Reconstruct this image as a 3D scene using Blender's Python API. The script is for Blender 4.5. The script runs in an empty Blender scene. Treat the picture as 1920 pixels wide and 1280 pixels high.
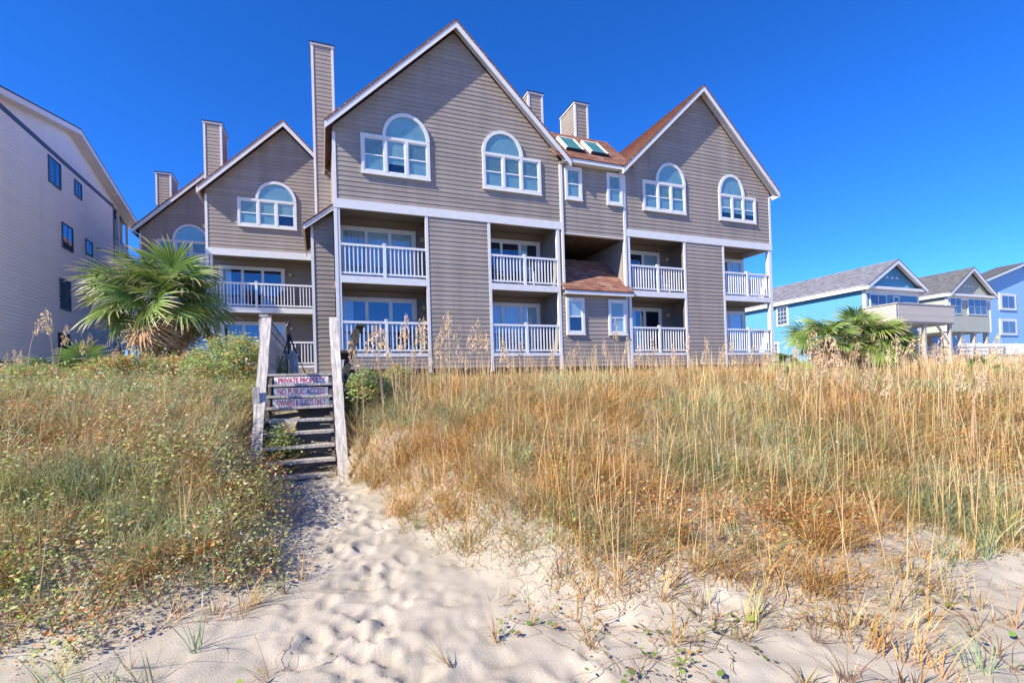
import bpy, math, random
import numpy as np
from mathutils import Vector, Matrix, Quaternion
random.seed(7); rng = np.random.default_rng(11)
scn = bpy.context.scene
COL = scn.collection

# ------------------------------------------------------------------ camera
# world: X along the condominium front, Y inland, Z up; the front left corner of the front wall is x=0, y=0
EYE = Vector((-0.53, -17.32, 1.5))
FPX, CYPX, PITCH, ROLL, YAW = 916.44, 716.35, 0.0101, 0.0297, 0.3711
cp, sp, cr, sr = math.cos(PITCH), math.sin(PITCH), math.cos(ROLL), math.sin(ROLL)
_M = (np.array([[cr, sr, 0], [-sr, cr, 0], [0, 0, 1]]) @ np.array([[1, 0, 0], [0, cp, sp], [0, -sp, cp]])
      @ np.array([[1, 0, 0], [0, 0, -1], [0, 1, 0.]])
      @ np.array([[math.cos(YAW), -math.sin(YAW), 0], [math.sin(YAW), math.cos(YAW), 0], [0, 0, 1]]))
cam = bpy.data.cameras.new('camera'); camo = bpy.data.objects.new('camera', cam); COL.objects.link(camo)
cam.sensor_width = 36; cam.lens = FPX * 36 / 1920; cam.shift_y = (CYPX - 640) / 1920
cam.clip_start = .05; cam.clip_end = 3000
rot = Matrix((_M[0], -_M[1], -_M[2])).transposed().to_4x4()
camo.matrix_world = Matrix.Translation(EYE) @ rot
scn.camera = camo

def ray(x, y):
    return Vector(_M.T @ np.array([(x - 960) / FPX, (y - CYPX) / FPX, 1.]))
def px_d(x, y, d):            # point on a pixel's ray at forward distance d
    return EYE + ray(x, y) * d
def px_z(x, y, z):            # where a pixel's ray meets height z
    r = ray(x, y); return EYE + r * ((z - EYE.z) / r.z)

# ------------------------------------------------------------------ sky, sun, exposure
SUN = Vector((1.26, .36, -1.02)).normalized()      # direction the light travels
elev = math.asin(-SUN.z); azim = math.atan2(-SUN.x, -SUN.y)
w = bpy.data.worlds.new('World'); scn.world = w; w.use_nodes = True
nt = w.node_tree; nt.nodes.clear()
sky = nt.nodes.new('ShaderNodeTexSky'); sky.sky_type = 'NISHITA'; sky.sun_disc = False
sky.sun_elevation = elev; sky.sun_rotation = azim
sky.altitude = 4000; sky.air_density = .8; sky.dust_density = 0.; sky.ozone_density = 4.0
hs = nt.nodes.new('ShaderNodeHueSaturation'); hs.inputs['Saturation'].default_value = 1.25; hs.inputs['Value'].default_value = 1.0
tint = nt.nodes.new('ShaderNodeMixRGB'); tint.blend_type = 'MULTIPLY'; tint.inputs[0].default_value = 1; tint.inputs[2].default_value = (.94, 1.0, 1.36, 1)   # clear autumn air: a deep blue
bg = nt.nodes.new('ShaderNodeBackground'); bg.inputs[1].default_value = .15
out = nt.nodes.new('ShaderNodeOutputWorld')
nt.links.new(sky.outputs[0], hs.inputs['Color']); nt.links.new(hs.outputs[0], tint.inputs[1]); nt.links.new(tint.outputs[0], bg.inputs[0]); nt.links.new(bg.outputs[0], out.inputs[0])
sl = bpy.data.lights.new('sun', 'SUN'); sl.energy = 5.0; sl.angle = math.radians(.53); sl.color = (1, .92, .76)
so = bpy.data.objects.new('sun', sl); COL.objects.link(so); so.location = (-20, -20, 30)
so.rotation_mode = 'QUATERNION'; so.rotation_quaternion = SUN.to_track_quat('-Z', 'Y')
scn.view_settings.view_transform = 'Standard'; scn.view_settings.look = 'None'
scn.view_settings.exposure = .95; scn.view_settings.gamma = 1.0
scn.cycles.max_bounces = 5; scn.cycles.diffuse_bounces = 2; scn.cycles.glossy_bounces = 2; scn.cycles.transmission_bounces = 2; scn.cycles.transparent_max_bounces = 8

# ------------------------------------------------------------------ materials
def mat(name, col, rough=.7, var=.08, scale=6., spec=.3, bump=0., bscale=60., stretch=(1, 1, 1), col2=None, coords='Object', detail=4):
    m = bpy.data.materials.new(name); m.use_nodes = True; n = m.node_tree.nodes; l = m.node_tree.links
    b = n['Principled BSDF']; b.inputs['Roughness'].default_value = rough; b.inputs['Specular IOR Level'].default_value = spec
    tc = n.new('ShaderNodeTexCoord'); mp = n.new('ShaderNodeMapping'); mp.inputs['Scale'].default_value = stretch
    l.new(tc.outputs[coords], mp.inputs['Vector'])
    no = n.new('ShaderNodeTexNoise'); no.inputs['Scale'].default_value = scale; no.inputs['Detail'].default_value = detail
    l.new(mp.outputs[0], no.inputs['Vector'])
    rp = n.new('ShaderNodeValToRGB')
    c1 = tuple(max(0, c * (1 - var)) for c in col); c2 = col2 or tuple(min(1, c * (1 + var)) for c in col)
    rp.color_ramp.elements[0].position = .3; rp.color_ramp.elements[1].position = .7
    rp.color_ramp.elements[0].color = (*c1, 1); rp.color_ramp.elements[1].color = (*c2, 1)
    l.new(no.outputs['Fac'], rp.inputs[0]); l.new(rp.outputs[0], b.inputs['Base Color'])
    if bump:
        n2 = n.new('ShaderNodeTexNoise'); n2.inputs['Scale'].default_value = bscale; n2.inputs['Detail'].default_value = 3
        l.new(mp.outputs[0], n2.inputs['Vector'])
        bp = n.new('ShaderNodeBump'); bp.inputs['Strength'].default_value = bump; bp.inputs['Distance'].default_value = .02
        l.new(n2.outputs['Fac'], bp.inputs['Height']); l.new(bp.outputs[0], b.inputs['Normal'])
    return m

def lap_mat(name, col, pitch, axis_z=True):
    """painted lap siding too far away to build board by board"""
    m = mat(name, col, .6, .04, 2.)
    n = m.node_tree.nodes; l = m.node_tree.links; b = n['Principled BSDF']
    g = n.new('ShaderNodeNewGeometry'); s = n.new('ShaderNodeSeparateXYZ'); l.new(g.outputs['Position'], s.inputs[0])
    d = n.new('ShaderNodeMath'); d.operation = 'DIVIDE'; d.inputs[1].default_value = pitch; l.new(s.outputs['Z'], d.inputs[0])
    f = n.new('ShaderNodeMath'); f.operation = 'FRACT'; l.new(d.outputs[0], f.inputs[0])
    i = n.new('ShaderNodeMath'); i.operation = 'SUBTRACT'; i.inputs[0].default_value = 1.; l.new(f.outputs[0], i.inputs[1])
    bp = n.new('ShaderNodeBump'); bp.inputs['Distance'].default_value = .03; bp.inputs['Strength'].default_value = 1.
    l.new(i.outputs[0], bp.inputs['Height']); l.new(bp.outputs[0], b.inputs['Normal'])
    return m

def shingle_mat(name, c1, c2, c3):
    m = bpy.data.materials.new(name); m.use_nodes = True; n = m.node_tree.nodes; l = m.node_tree.links
    b = n['Principled BSDF']; b.inputs['Roughness'].default_value = .9; b.inputs['Specular IOR Level'].default_value = .15
    uv = n.new('ShaderNodeUVMap'); uv.uv_map = 'UVMap'
    br = n.new('ShaderNodeTexBrick'); br.inputs['Scale'].default_value = 1.; br.inputs['Brick Width'].default_value = .3
    br.inputs['Row Height'].default_value = .14; br.inputs['Mortar Size'].default_value = .006
    br.inputs['Color1'].default_value = (0, 0, 0, 1); br.inputs['Color2'].default_value = (1, 1, 1, 1); br.inputs['Mortar'].default_value = (.2, .2, .2, 1)
    br.inputs['Bias'].default_value = 0; br.offset = .37
    l.new(uv.outputs[0], br.inputs['Vector'])
    rp = n.new('ShaderNodeValToRGB'); e = rp.color_ramp.elements
    e[0].color = (*c1, 1); e[1].color = (*c3, 1); k = e.new(.5); k.color = (*c2, 1)
    l.new(br.outputs['Color'], rp.inputs[0])
    no = n.new('ShaderNodeTexNoise'); no.inputs['Scale'].default_value = 45.; l.new(uv.outputs[0], no.inputs['Vector'])
    mx = n.new('ShaderNodeMixRGB'); mx.blend_type = 'MULTIPLY'; mx.inputs[0].default_value = .6
    l.new(rp.outputs[0], mx.inputs[1]); l.new(no.outputs['Color'], mx.inputs[2])
    h = n.new('ShaderNodeHueSaturation'); h.inputs['Value'].default_value = 1.5; l.new(mx.outputs[0], h.inputs['Color'])
    l.new(h.outputs[0], b.inputs['Base Color'])
    return m

def glass_mat(name, tint=(.75, .9, .95), refl=.35):
    m = bpy.data.materials.new(name); m.use_nodes = True; n = m.node_tree.nodes; l = m.node_tree.links; n.clear()
    o = n.new('ShaderNodeOutputMaterial'); mix = n.new('ShaderNodeMixShader')
    t = n.new('ShaderNodeBsdfTransparent'); t.inputs[0].default_value = (*tint, 1)
    g = n.new('ShaderNodeBsdfGlossy'); g.inputs['Roughness'].default_value = .015; g.inputs['Color'].default_value = (.85, .95, 1, 1)
    gm = n.new('ShaderNodeNewGeometry'); dt = n.new('ShaderNodeVectorMath'); dt.operation = 'DOT_PRODUCT'; l.new(gm.outputs['Incoming'], dt.inputs[0]); l.new(gm.outputs['Normal'], dt.inputs[1])
    def mth(op, x, y=None):
        q = n.new('ShaderNodeMath'); q.operation = op; l.new(x, q.inputs[0])
        if y is not None: q.inputs[1].default_value = y
        return q
    ab = mth('ABSOLUTE', dt.outputs['Value']); iv = n.new('ShaderNodeMath'); iv.operation = 'SUBTRACT'; iv.inputs[0].default_value = 1.; l.new(ab.outputs[0], iv.inputs[1])
    fr = mth('MULTIPLY', mth('POWER', iv.outputs[0], 5.).outputs[0], .96)      # same reflection from both faces of the pane
    no = n.new('ShaderNodeTexNoise'); no.inputs['Scale'].default_value = 1.3
    bp = n.new('ShaderNodeBump'); bp.inputs['Strength'].default_value = .04; l.new(no.outputs['Fac'], bp.inputs['Height']); l.new(bp.outputs[0], g.inputs['Normal'])
    a = n.new('ShaderNodeMath'); a.operation = 'ADD'; a.inputs[1].default_value = refl; a.use_clamp = True
    l.new(fr.outputs[0], a.inputs[0]); l.new(a.outputs[0], mix.inputs[0]); l.new(t.outputs[0], mix.inputs[1]); l.new(g.outputs[0], mix.inputs[2])
    l.new(mix.outputs[0], o.inputs[0]); return m

def plant_mat(name, rnd=.25, trans=.3, rough=.6):
    """colour comes from each blade's own 'col' attribute, shifted a little from plant to plant"""
    m = bpy.data.materials.new(name); m.use_nodes = True; n = m.node_tree.nodes; l = m.node_tree.links
    b = n['Principled BSDF']; b.inputs['Roughness'].default_value = rough; b.inputs['Specular IOR Level'].default_value = .25
    at = n.new('ShaderNodeAttribute'); at.attribute_name = 'col'
    oi = n.new('ShaderNodeObjectInfo'); mr = n.new('ShaderNodeMapRange'); mr.inputs[3].default_value = 1 - rnd; mr.inputs[4].default_value = 1 + rnd
    l.new(oi.outputs['Random'], mr.inputs[0])
    h = n.new('ShaderNodeHueSaturation'); l.new(at.outputs['Color'], h.inputs['Color']); l.new(mr.outputs[0], h.inputs['Value'])
    mr2 = n.new('ShaderNodeMapRange'); mr2.inputs[3].default_value = .485; mr2.inputs[4].default_value = .515
    fr = n.new('ShaderNodeMath'); fr.operation = 'FRACT'; mu = n.new('ShaderNodeMath'); mu.operation = 'MULTIPLY'; mu.inputs[1].default_value = 17.3
    l.new(oi.outputs['Random'], mu.inputs[0]); l.new(mu.outputs[0], fr.inputs[0]); l.new(fr.outputs[0], mr2.inputs[0]); l.new(mr2.outputs[0], h.inputs['Hue'])
    l.new(h.outputs[0], b.inputs['Base Color'])
    tr = n.new('ShaderNodeBsdfTranslucent'); l.new(h.outputs[0], tr.inputs[0])
    mx = n.new('ShaderNodeMixShader'); mx.inputs[0].default_value = trans
    l.new(b.outputs[0], mx.inputs[1]); l.new(tr.outputs[0], mx.inputs[2]); l.new(mx.outputs[0], n['Material Output'].inputs[0])
    return m

SIDING = mat('taupe_siding_paint', (.305, .257, .22), .62, .07, 3., .35, .15, 40., (.4, 1, 3))
def per_board(m, k=.07, st=.14):
    n = m.node_tree.nodes; l = m.node_tree.links; b = n['Principled BSDF']; src = b.inputs['Base Color'].links[0].from_socket
    oi = n.new('ShaderNodeObjectInfo'); mr = n.new('ShaderNodeMapRange'); mr.inputs[3].default_value = 1 - k; mr.inputs[4].default_value = 1 + k; l.new(oi.outputs['Random'], mr.inputs[0])
    g_ = n.new('ShaderNodeNewGeometry'); mp = n.new('ShaderNodeMapping'); mp.inputs['Scale'].default_value = (2.2, 2.2, .22); l.new(g_.outputs['Position'], mp.inputs['Vector'])
    no = n.new('ShaderNodeTexNoise'); no.inputs['Scale'].default_value = 1.; no.inputs['Detail'].default_value = 5; l.new(mp.outputs[0], no.inputs['Vector'])      # rain streaks and fading
    m2 = n.new('ShaderNodeMapRange'); m2.inputs[1].default_value = .3; m2.inputs[2].default_value = .7; m2.inputs[3].default_value = 1 - st; m2.inputs[4].default_value = 1 + st * .7; l.new(no.outputs['Fac'], m2.inputs[0])
    mu = n.new('ShaderNodeMath'); mu.operation = 'MULTIPLY'; l.new(mr.outputs[0], mu.inputs[0]); l.new(m2.outputs[0], mu.inputs[1])
    h = n.new('ShaderNodeHueSaturation'); l.new(src, h.inputs['Color']); l.new(mu.outputs[0], h.inputs['Value']); l.new(h.outputs[0], b.inputs['Base Color'])
per_board(SIDING)
SIDE_WALL = mat('taupe_wall_paint', (.19, .16, .14), .7, .05, 3.)
WHITE = mat('white_trim_paint', (.66, .65, .64), .5, .05, 4., .4, .08, 30.)
VINYL = mat('white_vinyl', (.70, .70, .70), .35, .03, 4., .5)
CEIL = mat('balcony_ceiling_paint', (.30, .25, .20), .7, .06)
SHINGLE = shingle_mat('red_brown_shingles', (.16, .075, .053), (.255, .122, .088), (.33, .19, .145))
SHINGLE_G = shingle_mat('blue_grey_shingles', (.12, .12, .14), (.18, .18, .21), (.24, .24, .27))
SHINGLE_D = shingle_mat('dark_grey_shingles', (.08, .085, .09), (.12, .12, .125), (.16, .16, .16))
GLASS = glass_mat('window_glass', (.86, .95, .96), .07)
GLASS_DARK = glass_mat('door_glass', (.86, .93, .96), .10)
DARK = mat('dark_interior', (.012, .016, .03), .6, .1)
CURTAIN = mat('pale_curtain', (.66, .70, .70), .8, .06, 3.)
BLIND = mat('pale_teal_blind', (.42, .53, .53), .8, .08, 5.)
WOOD = mat('weathered_grey_wood', (.38, .335, .29), .8, .3, 7., .15, .5, 40., (6, 1.2, 1.2), col2=(.62, .58, .54))
WOOD_RAIL = mat('sun_bleached_rail_wood', (.42, .375, .33), .8, .3, 4., .15, .5, 30., (9, .8, .8), col2=(.66, .605, .55))
WOOD_DARK = mat('dark_wood', (.085, .075, .068), .85, .3, 6., .15, .4, 30., (3, 1, 1))  # one dark wood tone for stair framing, joists and bench
BLACK = mat('black_tripod_metal', (.014, .014, .016), .35, .1, 8., .5)
METAL = mat('silver_clamp_metal', (.45, .45, .47), .35, .05, 8., .6)
LAMPM = mat('amber_lamp_glass', (.55, .45, .27), .25, .05, 8., .5)
GREY_SIDING = mat('pale_grey_siding_paint', (.84, .82, .77), .6, .02, 2., .3, .1, 30., (1, .4, 3))
per_board(GREY_SIDING, .03, .03)
STUCCO = mat('cream_gable_panel', (.78, .76, .72), .8, .04, 2.)
TEALTRIM = mat('slate_blue_trim', (.055, .10, .15), .5, .1)
SIGNW = mat('sign_white', (.90, .86, .80), .5, .08, 14.)
SIGNR = mat('sign_red_letters', (.50, .06, .10), .5, .12, 30.)
PILE_AND_SHADE = mat('tarred_piling_and_stairwell_shade', (.10, .075, .055), .85, .3, 4.)  # piling wood, also used to paint the stairwell's shade

# ------------------------------------------------------------------ object helpers
def link(name, me, m=None, parent=None, loc=(0, 0, 0)):
    o = bpy.data.objects.new(name, me); COL.objects.link(o); o.location = loc
    if m is not None and not me.materials: me.materials.append(m)
    if parent is not None: o.parent = parent
    return o
def tag(o, label, cat, group=None):
    o['label'] = label; o['category'] = cat
    if group: o['group'] = group
    return o
def thing(name, loc, label, cat, group=None):
    o = bpy.data.objects.new(name, None); COL.objects.link(o); o.location = loc; o.empty_display_size = .2
    return tag(o, label, cat, group)
def worg(o):
    p = Vector((0, 0, 0))
    while o is not None: p = p + o.location; o = o.parent
    return p

class MB:
    """collects shapes given in world coordinates; build() links them as ONE mesh object under its parent"""
    def __init__(s): s.v = []; s.f = []; s.uv = {}
    def poly(s, pts, faces):
        k = len(s.v); s.v += [tuple(p) for p in pts]; s.f += [tuple(i + k for i in f) for f in faces]; return s
    def box(s, x0, x1, y0, y1, z0, z1):
        return s.poly([(x0, y0, z0), (x1, y0, z0), (x1, y1, z0), (x0, y1, z0), (x0, y0, z1), (x1, y0, z1), (x1, y1, z1), (x0, y1, z1)],
                      [(0, 3, 2, 1), (4, 5, 6, 7), (0, 1, 5, 4), (1, 2, 6, 5), (2, 3, 7, 6), (3, 0, 4, 7)])
    def prism(s, pts, off):
        n = len(pts); off = Vector(off); P = [Vector(p) for p in pts]
        return s.poly(P + [p + off for p in P], [tuple(range(n - 1, -1, -1)), tuple(range(n, 2 * n))] + [(i, (i + 1) % n, n + (i + 1) % n, n + i) for i in range(n)])
    def bar(s, a, b, wd, th, up=(0, 0, 1)):
        a = Vector(a); b = Vector(b); d = (b - a).normalized(); u = Vector(up); sd = d.cross(u)
        if sd.length < 1e-4: sd = d.cross(Vector((0, 1, 0)))
        sd.normalize(); nn = sd.cross(d).normalized()
        q = [sd * (i * wd / 2) + nn * (j * th / 2) for i, j in ((-1, -1), (1, -1), (1, 1), (-1, 1))]
        return s.poly([a + k for k in q] + [b + k for k in q], [(3, 2, 1, 0), (4, 5, 6, 7), (0, 1, 5, 4), (1, 2, 6, 5), (2, 3, 7, 6), (3, 0, 4, 7)])
    def tube(s, pts, rads, n=8):
        P = [Vector(p) for p in pts]; k = len(s.v)
        for i, p in enumerate(P):
            d = (P[min(i + 1, len(P) - 1)] - P[max(i - 1, 0)]).normalized()
            a = d.cross(Vector((.31, .95, .05))); a.normalize(); b = d.cross(a)
            for j in range(n):
                t = 2 * math.pi * j / n; s.v.append(tuple(p + (a * math.cos(t) + b * math.sin(t)) * rads[i]))
        for i in range(len(P) - 1):
            for j in range(n): s.f.append((k + i * n + j, k + i * n + (j + 1) % n, k + (i + 1) * n + (j + 1) % n, k + (i + 1) * n + j))
        s.f.append(tuple(k + j for j in range(n))[::-1]); s.f.append(tuple(k + (len(P) - 1) * n + j for j in range(n)))
        return s
    def sphere(s, c, r, nu=10, nv=7, sc=(1, 1, 1)):
        pts = []; fs = []
        for i in range(nv + 1):
            for j in range(nu):
                t = math.pi * i / nv; p = 2 * math.pi * j / nu
                pts.append((c[0] + r * sc[0] * math.sin(t) * math.cos(p), c[1] + r * sc[1] * math.sin(t) * math.sin(p), c[2] + r * sc[2] * math.cos(t)))
        for i in range(nv):
            for j in range(nu): fs.append((i * nu + j, (i + 1) * nu + j, (i + 1) * nu + (j + 1) % nu, i * nu + (j + 1) % nu))
        return s.poly(pts, fs)
    def mesh(s, name, org=(0, 0, 0)):
        me = bpy.data.meshes.new(name); o = Vector(org)
        me.from_pydata([tuple(Vector(p) - o) for p in s.v], [], s.f); me.update(); return me
    def build(s, name, m, parent=None, smooth=False):
        me = s.mesh(name, worg(parent) if parent is not None else (0, 0, 0))
        if smooth: me.polygons.foreach_set('use_smooth', [True] * len(me.polygons))
        return link(name, me, m, parent)

def lathe(mb, c, prof, n=12):
    k = len(mb.v)
    for r, z in prof:
        for j in range(n): t = 2 * math.pi * j / n; mb.v.append((c[0] + r * math.cos(t), c[1] + r * math.sin(t), c[2] + z))
    for i in range(len(prof) - 1):
        for j in range(n): mb.f.append((k + i * n + j, k + i * n + (j + 1) % n, k + (i + 1) * n + (j + 1) % n, k + (i + 1) * n + j))
    return mb

PITCHB = .164      # exposure of one siding board
def board_mesh(xb0, xb1, xt0, xt1, h, t=.021, lap=.012):
    """one lap board in the XZ plane facing -Y, bottom edge at z=0"""
    m = MB(); e = (h + lap) / h
    a0 = xb0 + (xt0 - xb0) * e; a1 = xb1 + (xt1 - xb1) * e
    m.poly([(xb0, -t, 0), (xb1, -t, 0), (xb1, .01, 0), (xb0, .01, 0), (a0, -.004, h + lap), (a1, -.004, h + lap), (a1, .01, h + lap), (a0, .01, h + lap)],
           [(0, 3, 2, 1), (4, 5, 6, 7), (0, 1, 5, 4), (1, 2, 6, 5), (2, 3, 7, 6), (3, 0, 4, 7)])
    return m.mesh('siding_board')
_bc = {}
def siding_rect(wall, x0, x1, z0, z1, y, m=SIDING, pitch=PITCHB):
    n = max(1, round((z1 - z0) / pitch)); h = (z1 - z0) / n; k = (round(x1 - x0, 4), round(h, 4), m.name)
    if k not in _bc: _bc[k] = board_mesh(0, x1 - x0, 0, x1 - x0, h); _bc[k].materials.append(m)
    og = worg(wall)
    for i in range(n): link('siding_board', _bc[k], None, wall, Vector((x0, y, z0 + i * h)) - og)
def siding_gable(wall, left, right, z0, z1, y, m=SIDING, pitch=PITCHB):
    n = max(1, round((z1 - z0) / pitch)); h = (z1 - z0) / n; og = worg(wall)
    for i in range(n):
        a = z0 + i * h; b = a + h
        if right(b) - left(b) < .02: continue
        xj = left(a) + (right(a) - left(a)) * random.uniform(.25, .75); jt = random.random() < .6 and right(b) - left(b) > 2.5      # butt joint
        for q in ((left(a), xj - .003, left(b), xj - .003), (xj + .003, right(a), xj + .003, right(b))) if jt else ((left(a), right(a), left(b), right(b)),):
            me = board_mesh(*q, h); me.materials.append(m); link('siding_board', me, None, wall, Vector((0, y, a)) - og)

def shingle_plane(mb, a, along, up, L, H, th=.05):
    """a: lower corner; along / up: unit vectors of the roof plane; stepped courses with real edges"""
    a = Vector(a); along = Vector(along); up = Vector(up); n = along.cross(up).normalized()
    if n.z < 0: n = -n
    c = max(1, round(H / .14)); h = H / c
    for i in range(c):
        p = a + up * (i * h); q = p + up * (h + (.02 if i < c - 1 else 0)); k = len(mb.v)
        pts = [p + n * .016, p + along * L + n * .016, q + along * L + n * .003, q + n * .003, p - n * th, p + along * L - n * th, q + along * L - n * th, q - n * th]
        mb.poly(pts, [(0, 1, 2, 3), (7, 6, 5, 4), (0, 4, 5, 1), (1, 5, 6, 2), (2, 6, 7, 3), (3, 7, 4, 0)])
        uvs = [(0, i * .14 + .004), (L, i * .14 + .004), (L, i * .14 + .137), (0, i * .14 + .137)]
        for j in range(8): mb.uv[k + j] = uvs[j % 4]
def build_roof(mb, name, m, parent):
    o = mb.build(name, m, parent); me = o.data; ul = me.uv_layers.new(name='UVMap')
    for lp in me.loops:
        if lp.vertex_index in mb.uv: ul.data[lp.index].uv = mb.uv[lp.vertex_index]
    return o

def curtain(mb, x0, x1, z0, z1, y, amp=.018, wl=.13):
    n = max(4, int((x1 - x0) / wl * 8)); k = len(mb.v)
    for i in range(n + 1):
        x = x0 + (x1 - x0) * i / n; yy = y + amp * math.sin(2 * math.pi * (x - x0) / wl + .7 * math.sin(x * 5))
        mb.v += [(x, yy, z0), (x, yy, z1)]
    mb.f += [(k + 2 * i, k + 2 * i + 2, k + 2 * i + 3, k + 2 * i + 1) for i in range(n)]

def window(parent, x0, x1, z0, z1, y, cols=1, arch=None, sash=True, fr=.1, blind=BLIND):
    """white cased window standing proud of the siding; arch=(xa,xb,ztop): half-round light above"""
    d = .075; W = MB()
    W.box(x0, x1, y - d, y + .02, z0, z0 + fr); W.box(x0, x1, y - d, y + .02, z1 - fr, z1)
    W.box(x0, x0 + fr, y - d, y + .02, z0 + fr, z1 - fr); W.box(x1 - fr, x1, y - d, y + .02, z0 + fr, z1 - fr)
    W.box(x0 - .015, x1 + .015, y - d - .03, y + .015, z0 - .035, z0 - .002)
    win = W.build('window', WHITE, parent)
    iw = (x1 - x0 - 2 * fr); cw = iw / cols
    for c in range(cols):
        a = x0 + fr + c * cw; b = a + cw
        if c:
            MB().box(a - .05, a + .05, y - d - .004, y + .018, z0 + fr, z1 - fr).build('mullion', WHITE, win)
        a += .05 if c else .004; b -= .05 if c < cols - 1 else .004
        zm = (z0 + z1) / 2 - .02
        S = MB()
        for q0, q1, yy in ((z0 + fr, zm + .02, y - .048), (zm - .02, z1 - fr, y - .03)) if sash else ((z0 + fr, z1 - fr, y - .04),):
            S.box(a, b, yy - .012, yy + .012, q0, q0 + .045); S.box(a, b, yy - .012, yy + .012, q1 - .045, q1)
            S.box(a, a + .04, yy - .012, yy + .012, q0 + .045, q1 - .045); S.box(b - .04, b, yy - .012, yy + .012, q0 + .045, q1 - .045)
            MB().box(a + .04, b - .04, yy - .003, yy + .003, q0 + .045, q1 - .045).build('pane', GLASS, win)
        S.build('sash', VINYL, win)
        B = MB(); zb = z0 + fr + (z1 - z0 - 2 * fr) * random.choice((0, 0, 0, 0, .28, .5))
        B.box(a, b, y - .027, y - .024, zb, z1 - fr); B.build('blind', blind, win)
        MB().box(a, b, y - .023, y - .02, z0 + fr, z1 - fr).build('dark_room', DARK, win)
    if arch:
        xa, xb, zt = arch; cx = (xa + xb) / 2; R = (xb - xa) / 2; hz = zt - z1; n = 22
        A = MB()
        for i in range(n):
            t0 = math.pi * i / n; t1 = math.pi * (i + 1) / n; ri = R - .12; hi = hz - .12
            q = [(cx - R * math.cos(t0), y - d - .006, z1 + hz * math.sin(t0)), (cx - R * math.cos(t1), y - d - .006, z1 + hz * math.sin(t1)),
                 (cx - ri * math.cos(t1), y - d - .006, z1 + hi * math.sin(t1)), (cx - ri * math.cos(t0), y - d - .006, z1 + hi * math.sin(t0))]
            A.prism(q, (0, d + .02, 0))
        A.build('arch_casing', WHITE, win)
        ri = R - .115; hi = hz - .115
        pts = [(cx - ri * math.cos(math.pi * i / n), y - .04, z1 + .002 + hi * math.sin(math.pi * i / n)) for i in range(n + 1)]
        MB().prism(pts, (0, .005, 0)).build('arch_pane', GLASS, win)
        MB().prism([(p[0], y - .028, p[2]) for p in pts], (0, .004, 0)).build('arch_blind', blind, win)
    return win

def slider(parent, x0, x1, z0, z1, y, panels=3, style=('c', 'c', 'c'), facing=1):
    """sliding glass door with white frame; style per panel: c curtain, d dark room, h half drawn"""
    fr = .11; d = .09; D = MB()
    D.box(x0, x1, y - d, y + .02, z1 - fr, z1); D.box(x0, x0 + fr, y - d, y + .02, z0, z1 - fr); D.box(x1 - fr, x1, y - d, y + .02, z0, z1 - fr)
    D.box(x0 + fr, x1 - fr, y - d, y + .02, z0, z0 + .06)
    door = D.build('sliding_door', WHITE, parent); pw = (x1 - x0 - 2 * fr) / panels
    for c in range(panels):
        a = x0 + fr + c * pw; b = a + pw; yy = y - .06 + .022 * (c % 2); S = MB(); q0 = z0 + .06; q1 = z1 - fr
        S.box(a, b, yy - .014, yy + .014, q0, q0 + .07); S.box(a, b, yy - .014, yy + .014, q1 - .05, q1)
        S.box(a, a + .06, yy - .0145, yy + .0145, q0 + .07, q1 - .05); S.box(b - .06, b, yy - .0145, yy + .0145, q0 + .07, q1 - .05)
        S.build('sash', VINYL, door)
        MB().box(a + .06, b - .06, yy - .003, yy + .003, q0 + .07, q1 - .05).build('pane', GLASS_DARK, door)
        if style[c] != 'd':
            Cc = MB(); curtain(Cc, a, b if style[c] == 'c' else a + pw * .45, q0, q1, y - .012, .009)
            Cc.build('curtain', CURTAIN, door, True)
        MB().box(a, b, y - .002, y + .004, q0, q1).build('dark_room', DARK, door)
    return door

_bal = None
def railing(parent, x0, x1, y, zf, h=1.1, post=True):
    """white vinyl balcony rail along X"""
    global _bal
    if _bal is None: _bal = MB().box(-.019, .019, -.019, .019, 0, 1).mesh('baluster'); _bal.materials.append(VINYL)
    R = MB(); R.box(x0, x1, y - .045, y + .045, zf + h - .075, zf + h); R.box(x0, x1, y - .03, y + .03, zf + .07, zf + .13)
    rl = R.build('railing', VINYL, parent); og = worg(rl); n = round((x1 - x0) / .135); xm = (x0 + x1) / 2
    for i in range(1, n):
        x = x0 + (x1 - x0) * i / n
        if post and abs(x - xm) < .075: continue
        o = link('baluster', _bal, None, rl, Vector((x, y, zf + .12)) - og); o.scale = (1, 1, h - .19)
    if post:
        P = MB().box(xm - .05, xm + .05, y - .051, y + .051, zf, zf + h + .05); P.box(xm - .062, xm + .062, y - .063, y + .063, zf + h + .05, zf + h + .075); P.build('newel_post', VINYL, rl)
    return rl
def side_railing(parent, x, y0, y1, zf, h=1.1):
    R = MB(); R.box(x - .045, x + .045, y0, y1, zf + h - .075, zf + h); R.box(x - .03, x + .03, y0, y1, zf + .07, zf + .13)
    rl = R.build('railing', VINYL, parent); og = worg(rl); n = round((y1 - y0) / .135)
    for i in range(1, n):
        o = link('baluster', _bal, None, rl, Vector((x, y0 + (y1 - y0) * i / n, zf + .12)) - og); o.scale = (1, 1, h - .19)

def wall_lamp(parent, x, y, z):
    L = MB(); L.sphere((x, y - .09, z), .1, 12, 8); o = L.build('wall_lamp', LAMPM, parent, True)
    MB().tube([(x, y - .03, z), (x, y + .01, z)], [.07, .07], 12).build('lamp_base', WOOD_DARK, o)

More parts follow.
